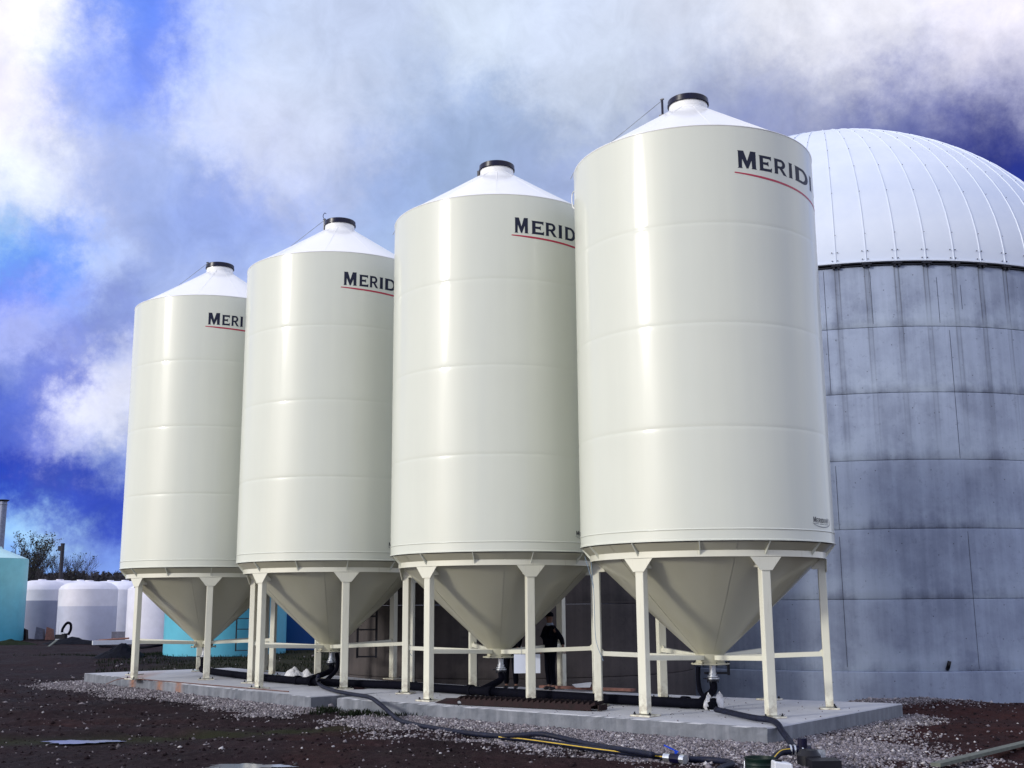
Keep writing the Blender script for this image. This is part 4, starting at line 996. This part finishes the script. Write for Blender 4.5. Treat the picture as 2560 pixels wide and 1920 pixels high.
# ------------------------------------------------------------------ things on the slabs
def crumple(name, c, sx, sy, h, label, seed, peaks):
    g = G(); n = 26; rnd = random.Random(seed); vv = []
    for i in range(n+1):
        for j in range(n+1):
            u_, w_ = i/n*2-1, j/n*2-1; e_ = max(0, 1-(u_*u_+w_*w_)); z = 0
            for (a, b, hh, s_) in peaks: z = max(z, hh*max(0, 1-math.hypot(u_-a, w_-b)/s_)**.8)
            q = float(fbm(np.array([u_*4+seed]), np.array([w_*4.]), 4, seed)[0])
            vv.append((u_*sx*(1+.18*q), w_*sy*(1+.2*q), max(0.003, (z+q*.35)*h*min(1, e_*3))))
    f = [(i*(n+1)+j, (i+1)*(n+1)+j, (i+1)*(n+1)+j+1, i*(n+1)+j+1) for i in range(n) for j in range(n) if (2*i/n-1)**2+(2*j/n-1)**2 < 1.05]
    o = mesh(name, vv, f, MT['bag']); o.location = c; tag(o, label, 'bag'); return o
bgc = atz(748, 1697, 0); crumple('plastic_bag', (bgc[0], bgc[1], .004), .37, .30, .30, 'crumpled white bag lying on the left slab behind the black pipe', 3, [(-.35, 0, 1.0, .8), (.45, .1, .78, .5)])
bgc = atz(1787, 1776, 0)
o = empty('torn_bag', (bgc[0], bgc[1], .0), 'torn white bag wrapped round the pipe end under the nearest hopper', 'bag')
for (dx, dz, w_, h_, ln) in ((-.07, .0, .10, .26, -.25), (.06, .0, .13, .28, .12), (-.10, .0, .10, .17, -.5)):
    g = G(); vv = []
    for i in range(9):
        t_ = i/8; ww = w_*math.sin(math.pi*min(1, .18+t_*.82))**.7
        for j in range(5): s_ = j/4-.5; vv.append((dx+ln*t_*h_*.5+s_*ww*1.3, -.05+.10*abs(s_)*(1-t_)+.03*math.sin(7*t_+j), .02+h_*t_-.04*abs(s_)))
    g.add(vv, [(i*5+j, i*5+j+1, i*5+j+6, i*5+j+5) for i in range(8) for j in range(4)]); q = g.out('bag_flap', MT['bag'], o, True); so = q.modifiers.new('s', 'SOLIDIFY'); so.thickness = .006
g = G(); g.box((.02, -.05, .012), (.22, .16, .012)); g.out('bag_base', MT['bag'], o)
# serrated dark red steel treads lying on the near slab
A = np.array(atz(1122, 1760, 0)); B = np.array(atz(1508, 1778, 0)); d = (B-A); Ln = np.linalg.norm(d); rz = math.atan2(d[1], d[0])
sr = empty('serrated_rack', (A[0], A[1], .0), 'dark red steel rack with a sawtooth top lying along the edge of the near slab', 'steel rack', rz=rz)
g = G(); g.box((Ln/2+.10, -.13, .055), (Ln-.5, .02, .09)); g.box((Ln/2, .16, .055), (Ln-.3, .02, .09)); g.box((Ln-.02, .02, .055), (.02, .30, .09)); g.out('rack_frame', MT['redsteel'], sr)
g = G(); g.add([(-.32, .02, .005), (.28, -.14, .012), (.28, -.14, .10), (-.05, .0, .10), (.28, .17, .10), (.0, .14, .09)], [(0, 1, 2, 3), (3, 2, 4, 5)]); g.out('rack_nose', MT['redsteel'], sr)
tm = None; nt_ = 26
for k in range(nt_):
    x = .22+(Ln-.30)*k/nt_; w_ = (Ln-.30)/nt_
    if tm is None:
        g = G(); P = [(0, .06), (0, .095), (w_*1.0, .152), (w_*1.02, .10)]
        g.add([(x_, -.135, z) for x_, z in P]+[(x_, .17, z) for x_, z in P], [(0, 1, 2, 3), (7, 6, 5, 4), (1, 5, 6, 2), (2, 6, 7, 3), (0, 4, 5, 1), (3, 7, 4, 0)]); o = g.out('rack_blade', MT['redsteel'], sr); tm = o.data; o.location = (x, 0, 0)
    else: share('rack_blade', tm, sr, (x, 0, 0))
# rods
def rod(P, r, label, name='steel_rod', mat='rod', cat='rod', group=None):
    P = [tuple(map(float, q)) for q in P]; o = P[0]; g = G(); g.tube(rel(P, o), r, 6); q = g.out(name, MT[mat]); q.location = o; tag(q, label, cat, group); return q
rod([atz(330, 1696, .012), atz(722, 1729, .012)], .011, 'long thin rusty rod lying along the edge of the left slab')
rod(spline([atz(266, 1710, -.16), atz(290, 1700, -.03), atz(316, 1695, .02), atz(358, 1695, .012)], 4), .010, 'bent rusty rod hanging over the left corner of the left slab')
# sign board tied to a brace
sb = atD(1318, 1683, 20.75); o = empty('sign_board', (sb[0], sb[1], sb[2]), 'blank white board hung behind a front leg of the third bin', 'sign'); g = G(); g.box((0, 0, .165), (.47, .012, .33)); g.out('board', MT['whiteboard'], o); g = G(); g.tube([(-.1, -.01, .32), (-.1, -.01, .47)], .006, 5); g.tube([(.1, -.01, .32), (.1, -.01, .47)], .006, 5); g.out('hanger', MT['cable'], o)
# plank and trough behind the third bin
A = atz(1352, 1720, .02); B = atz(1585, 1729, .02); o = empty('plank', A, 'long dark red plank lying at the back of the near slab', 'plank'); g = G(); g.bar((0, 0, .03), (B[0]-A[0], B[1]-A[1], .03), .14, .05); g.out('board', MT['plank'], o)
A = atz(1458, 1722, .05); o = empty('trough', (A[0], A[1], .08), 'small white tray resting on the red plank', 'tray'); g = G(); g.add([(-.15, -.08, .0), (.13, -.08, 0), (.13, .08, 0), (-.15, .08, 0), (-.21, -.1, .05), (.16, -.1, .09), (.16, .1, .09), (-.21, .1, .05)], [(3, 2, 1, 0), (0, 1, 5, 4), (1, 2, 6, 5), (2, 3, 7, 6), (3, 0, 4, 7)]); g.out('tray_shell', MT['whiteplastic'], o)
# small clutter
A = atz(893, 1723, .0); g = G(); g.add([(-.12, -.05, 0), (.14, -.06, 0), (.20, .05, 0), (-.08, .07, 0), (-.06, 0, .05), (.10, .0, .03)], [(0, 1, 5, 4), (1, 2, 5), (2, 3, 4, 5), (3, 0, 4)]); o = g.out('dark_rag', MT['redsteel']); o.location = A; tag(o, 'dark crumpled rag on the slab beside the looping hose', 'rag')
A = atz(2340, 1925, -.25); B = atz(2560, 1874, -.25); g = G(); g.bar((0, 0, 0), (B[0]-A[0]+.3, B[1]-A[1]+.4, .0), .12, .04); o = g.out('plank', MT['greyplank']); o.location = (A[0], A[1], float(gheight(A[0], A[1]))+.05); tag(o, 'pale weathered plank lying on the red dirt at lower right', 'plank')
# debris on the slab
n = 420; x = rng.uniform(-3.2, 5.5, n); y = rng.uniform(16.5, 24, n); k = inside(x, y, PAD2); x, y = x[k], y[k]
stones('slab_grit', np.stack([x, y, 0*x+.006], 1), rng.uniform(.006, .016, len(x)), rng.uniform(.1, .7, len(x)), MT['gravel'])

# ------------------------------------------------------------------ yard clutter at the back
c = atD(165, 1600, 64); o = empty('hose_pump', (c[0], c[1], c[2]), 'small pump with an arched black hose in front of the half full tank', 'pump')
g = G(); g.tube(spline([(-.25, 0, .35), (-.22, 0, .62), (.0, 0, .92), (.20, 0, .85), (.22, 0, .55), (.10, 0, .28)], 6), .075, 8); g.out('arched_hose', MT['blackpipe'], o, True)
g = G(); g.box((-.30, 0, .18), (.55, .35, .24)); g.cyl((-.1, 0, .0), .16, .36, 12); g.out('pump_body', MT['black'], o)
g = G(); g.tube([(-.45, 0, .2), (-.45, 0, 1.0)], .012, 5); g.box((-.15, -.2, .38), (.22, .05, .08)); g.out('pump_fitting', MT['steel'], o)
def heap(px, py, D, rx, ry, h, mat, name, label, cat, seed, n=18):
    c = atD(px, py, D); g = G(); vv = []
    for i in range(n+1):
        for j in range(n+1):
            u_, w_ = i/n*2-1, j/n*2-1; q = float(fbm(np.array([u_*2.3+seed]), np.array([w_*2.3]), 4, seed)[0]); e_ = max(0, 1-math.hypot(u_*.9, w_))
            vv.append((u_*rx, w_*ry, h*(e_**.9)*(1+1.2*q)-.03))
    f = [(i*(n+1)+j, (i+1)*(n+1)+j, (i+1)*(n+1)+j+1, i*(n+1)+j+1) for i in range(n) for j in range(n)]
    o = mesh(name, vv, f, mat); o.location = (c[0], c[1], float(gheight(c[0], c[1]))); tag(o, label, cat); return o
heap(300, 1652, 45, .95, .5, .62, MT['tarp'], 'tarp', 'black tarp thrown over a low heap left of the farthest bin', 'tarp', 5)
heap(180, 1610, 62, 1.5, .6, .42, MT['tarp'], 'dirt_heap', 'low black heap under the arched hose', 'heap', 8)
heap(20, 1602, 63, 1.6, .6, .30, MT['grass'], 'weed_heap', 'dark weedy heap at the foot of the turquoise tank', 'heap', 12)
A = atD(231, 1607, 60); B = atD(420, 1603, 62); o = G(); o.bar((0, 0, 0), (B[0]-A[0], B[1]-A[1], B[2]-A[2]), .2, .22); q = o.out('pale_beam', MT['whiteplastic']); q.location = A; tag(q, 'long pale beam lying on the ground left of the farthest bin', 'beam')
A = atD(121, 1617, 58); B = atD(142, 1605, 60); o = G(); o.bar((0, 0, 0), (B[0]-A[0], B[1]-A[1], B[2]-A[2]+.1), .10, .05); q = o.out('plank', MT['greyplank']); q.location = A; tag(q, 'short pale plank leaning on the black heap', 'plank')
A = atD(305, 1599, 66); o = G(); o.box((0, 0, .22), (1.05, .5, .46)); q = o.out('concrete_block', MT['block']); q.location = A; tag(q, 'grey block between the white tanks and the farthest bin', 'block')
for k, (px, py, ln, an) in enumerate(((285, 1603, 1.6, .18), (300, 1606, 1.3, -.1), (262, 1605, 1.0, .3))):
    A = atD(px, py, 63.5-k*.3); g = G(); g.tube([(-ln/2, 0, .05), (ln/2, .3*an, .05+ln*an*.35)], .05, 7); q = g.out('log', MT['plank']); q.location = A; tag(q, ['upper weathered log in front of the grey block', 'lower weathered log in front of the grey block', 'shortest weathered log, left of the other two'][k], 'log', 'logs beside the grey block')
q = hose('yard_hose', [atD(250, 1615, 57), atD(300, 1618, 56), atD(345, 1619, 55), atD(380, 1616, 54), atD(420, 1609, 54.5)], .06, 'black hose snaking on the ground behind the farthest bin', mat='blackpipe')
for k, (px, py, w_, h_, m_, lab) in enumerate(((62, 1600, .28, .75, 'redsteel', 'dark red drum-like junk left of the full white tanks'), (100, 1598, .55, .75, 'block', 'pale junk pile piece leaning on the full white tanks'), (124, 1600, .45, .8, 'plank', 'rusty brown junk leaning by the arched hose'))):
    A = atD(px, py, 71); g = G(); g.add([(-w_/2, -.2, 0), (w_/2, -.2, 0), (w_/2, .2, 0), (-w_/2, .2, 0), (-w_*.4, -.15, h_), (w_*.3, -.15, h_*.85), (w_*.35, .15, h_*.8), (-w_*.45, .15, h_*.9)], [(3, 2, 1, 0), (4, 5, 6, 7), (0, 1, 5, 4), (1, 2, 6, 5), (2, 3, 7, 6), (3, 0, 4, 7)])
    q = g.out('scrap_bin', MT[m_]); q.location = A; tag(q, lab, 'scrap')

# ------------------------------------------------------------------ people in the shade
def skin(name, joints, edges, mat, parent, lvl=2):
    me = bpy.data.meshes.new(name); me.from_pydata([j[0] for j in joints], edges, []); o = bpy.data.objects.new(name, me); COL.objects.link(o)
    md = o.modifiers.new('skin', 'SKIN'); md.use_smooth_shade = True
    for i, j in enumerate(joints):
        r = j[1]; me.skin_vertices[0].data[i].radius = (r, r) if not isinstance(r, tuple) else r
    me.skin_vertices[0].data[0].use_root = True
    sb_ = o.modifiers.new('sub', 'SUBSURF'); sb_.levels = lvl; sb_.render_levels = lvl
    bpy.context.view_layer.update(); dg = bpy.context.evaluated_depsgraph_get()
    m2 = bpy.data.meshes.new_from_object(o.evaluated_get(dg)); o.modifiers.clear(); o.data = m2; m2.materials.clear(); m2.materials.append(mat.m); o.parent = parent
    return o
def person(loc, rz, label, arms, H=1.51, cap=True, collar=True):
    k = H/1.75; root = empty('person', loc, label, 'person', rz=rz)      # faces +x locally
    def v(x, y, z): return (x*k, y*k, z*k)
    J = [(v(0, 0, .98), .115*k), (v(0, 0, 1.15), .115*k), (v(0, 0, 1.32), (.13*k, .12*k)), (v(-.01, 0, 1.45), .055*k), (v(.01, 0, 1.52), .055*k), (v(.015, 0, 1.62), (.078*k, .088*k)), (v(.01, 0, 1.70), .07*k)]
    E = [(0, 1), (1, 2), (2, 3), (3, 4), (4, 5), (5, 6)]
    def chain(st, pts):
        p_ = st
        for q in pts: J.append(q); E.append((p_, len(J)-1)); p_ = len(J)-1
        return p_
    for s_ in (-1, 1):
        chain(0, [(v(0, s_*.10, .90), .085*k), (v(.02, s_*.11, .52), .055*k), (v(-.02, s_*.12, .12), .038*k), (v(.0, s_*.12, .045), .04*k), (v(.12, s_*.13, .03), .033*k)])
        el, wr = arms[0 if s_ < 0 else 1]
        w = chain(2, [(v(0, s_*.17, 1.40), .058*k), (v(*el), .042*k), (v(*wr), .028*k)])
        d = (Vector(wr)-Vector(el)).normalized(); sx = d.cross(Vector((0, 0, 1))).normalized(); pm_ = Vector(wr)+d*.07
        wj = chain(w, [(v(*pm_), (.022*k, .034*k))])
        for f_ in range(4):
            o_ = sx*(f_-1.5)*.021; ln = (.075, .085, .08, .062)[f_]
            chain(wj, [(v(*(pm_+o_+d*.03)), .0095*k), (v(*(pm_+o_+d*(.03+ln*.55)-Vector((0, 0, .01)))), .0085*k), (v(*(pm_+o_+d*(.03+ln*.9)-Vector((0, 0, .04)))), .0075*k)])
        chain(w, [(v(*(Vector(wr)+d*.03+sx*.035)), .011*k), (v(*(Vector(wr)+d*.07+sx*.055)), .009*k)])
    body = skin('body', J, E, MT['skin'], root)
    # nose, ears
    g = G(); g.add([v(.085, -.012, 1.60), v(.085, .012, 1.60), v(.118, 0, 1.595), v(.092, 0, 1.645)], [(0, 2, 1), (0, 3, 2), (2, 3, 1)]); g.out('nose', MT['skin'], root)
    for s_ in (-1, 1): g = G(); g.lathe([(.001, .0), (.022*k, .004), (.024*k, .012), (.001, .012)], 10); q = g.out('ear', MT['skin'], root); q.rotation_euler = (R_(90)*-s_, 0, 0); q.location = v(.0, s_*.078, 1.615)
    for s_ in (-1, 1): g = G(); g.lathe([(.001, -.006), (.009*k, -.004), (.009*k, .004), (.001, .006)], 8); q = g.out('eye', MT['black'], root); q.rotation_euler = (0, R_(90), 0); q.location = v(.084, s_*.03, 1.64)
    # jacket and trousers as loose skins over the body
    J2 = [(v(0, 0, 1.05), .175*k), (v(0, 0, .84), .19*k), (v(0, 0, 1.2), .18*k), (v(0, 0, 1.36), .17*k), (v(0, 0, 1.48), .09*k)]; E2 = [(0, 1), (0, 2), (2, 3), (3, 4)]
    for s_ in (-1, 1):
        el, wr = arms[0 if s_ < 0 else 1]; b = len(J2); J2 += [(v(0, s_*.17, 1.40), .082*k), (v(*el), .062*k), (v(*(Vector(el).lerp(Vector(wr), .92))), .046*k)]; E2 += [(3, b), (b, b+1), (b+1, b+2)]
    skin('jacket', J2, E2, MT['navycloth'], root)
    J3 = [(v(0, 0, .97), (.15*k, .12*k))]; E3 = []
    for s_ in (-1, 1):
        b = len(J3); J3 += [(v(0, s_*.10, .86), .105*k), (v(.02, s_*.11, .52), .078*k), (v(-.02, s_*.12, .10), .06*k)]; E3 += [(0, b), (b, b+1), (b+1, b+2)]
    skin('trousers', J3, E3, MT['navycloth'], root)
    for s_ in (-1, 1): skin('boot', [(v(-.03, s_*.12, .07), .052*k), (v(-.02, s_*.12, .05), .05*k), (v(.13, s_*.13, .04), .04*k)], [(0, 1), (1, 2)], MT['black'], root, 1)
    if collar: g = G(); g.lathe([(.075*k, 1.455*k), (.085*k, 1.47*k), (.07*k, 1.52*k)], 16); g.out('collar', MT['shirt'], root, True)
    if cap:
        g = G(); g.lathe([(.001, 1.775*k), (.05*k, 1.768*k), (.088*k, 1.735*k), (.098*k, 1.69*k), (.096*k, 1.665*k)], 20); g.add([v(.07, -.07, 1.675), v(.07, .07, 1.675), v(.17, .05, 1.655), v(.17, -.05, 1.655)], [(0, 1, 2, 3)]); q = g.out('cap', MT['navycloth'], root, True, sharp=40); q.location.x = .01
    else: g = G(); g.lathe([(.001, 1.765*k), (.06*k, 1.75*k), (.09*k, 1.70*k), (.088*k, 1.62*k)], 20); g.out('hair', MT['black'], root, True)
p1 = atD(1378, 1600, 23.25)
person((p1[0]-.02, p1[1], .0), R_(205), 'man in a dark cap and navy jacket facing left behind the third bin', [((-.10, -.24, 1.14), (.02, -.26, .98)), ((-.16, .27, 1.16), (-.12, .42, .99))])
p2 = atD(1277, 1600, 23.6)
person((p2[0], p2[1], .0), R_(250), 'person hidden behind the third hopper except for dark trousered legs', [((0, -.24, 1.12), (.10, -.2, .95)), ((0, .24, 1.12), (.08, .2, .92))], cap=False)

# ------------------------------------------------------------------ to metres
done = set()
for o in scene.objects:
    if o.type == 'MESH' and o.data.name not in done:
        o.data.transform(Matrix.Scale(S, 4)); done.add(o.data.name)
    if o is not cam: o.location = o.location*S
    for md in getattr(o, 'modifiers', []):
        if md.type == 'BEVEL': md.width *= S
        if md.type == 'SOLIDIFY': md.thickness *= S
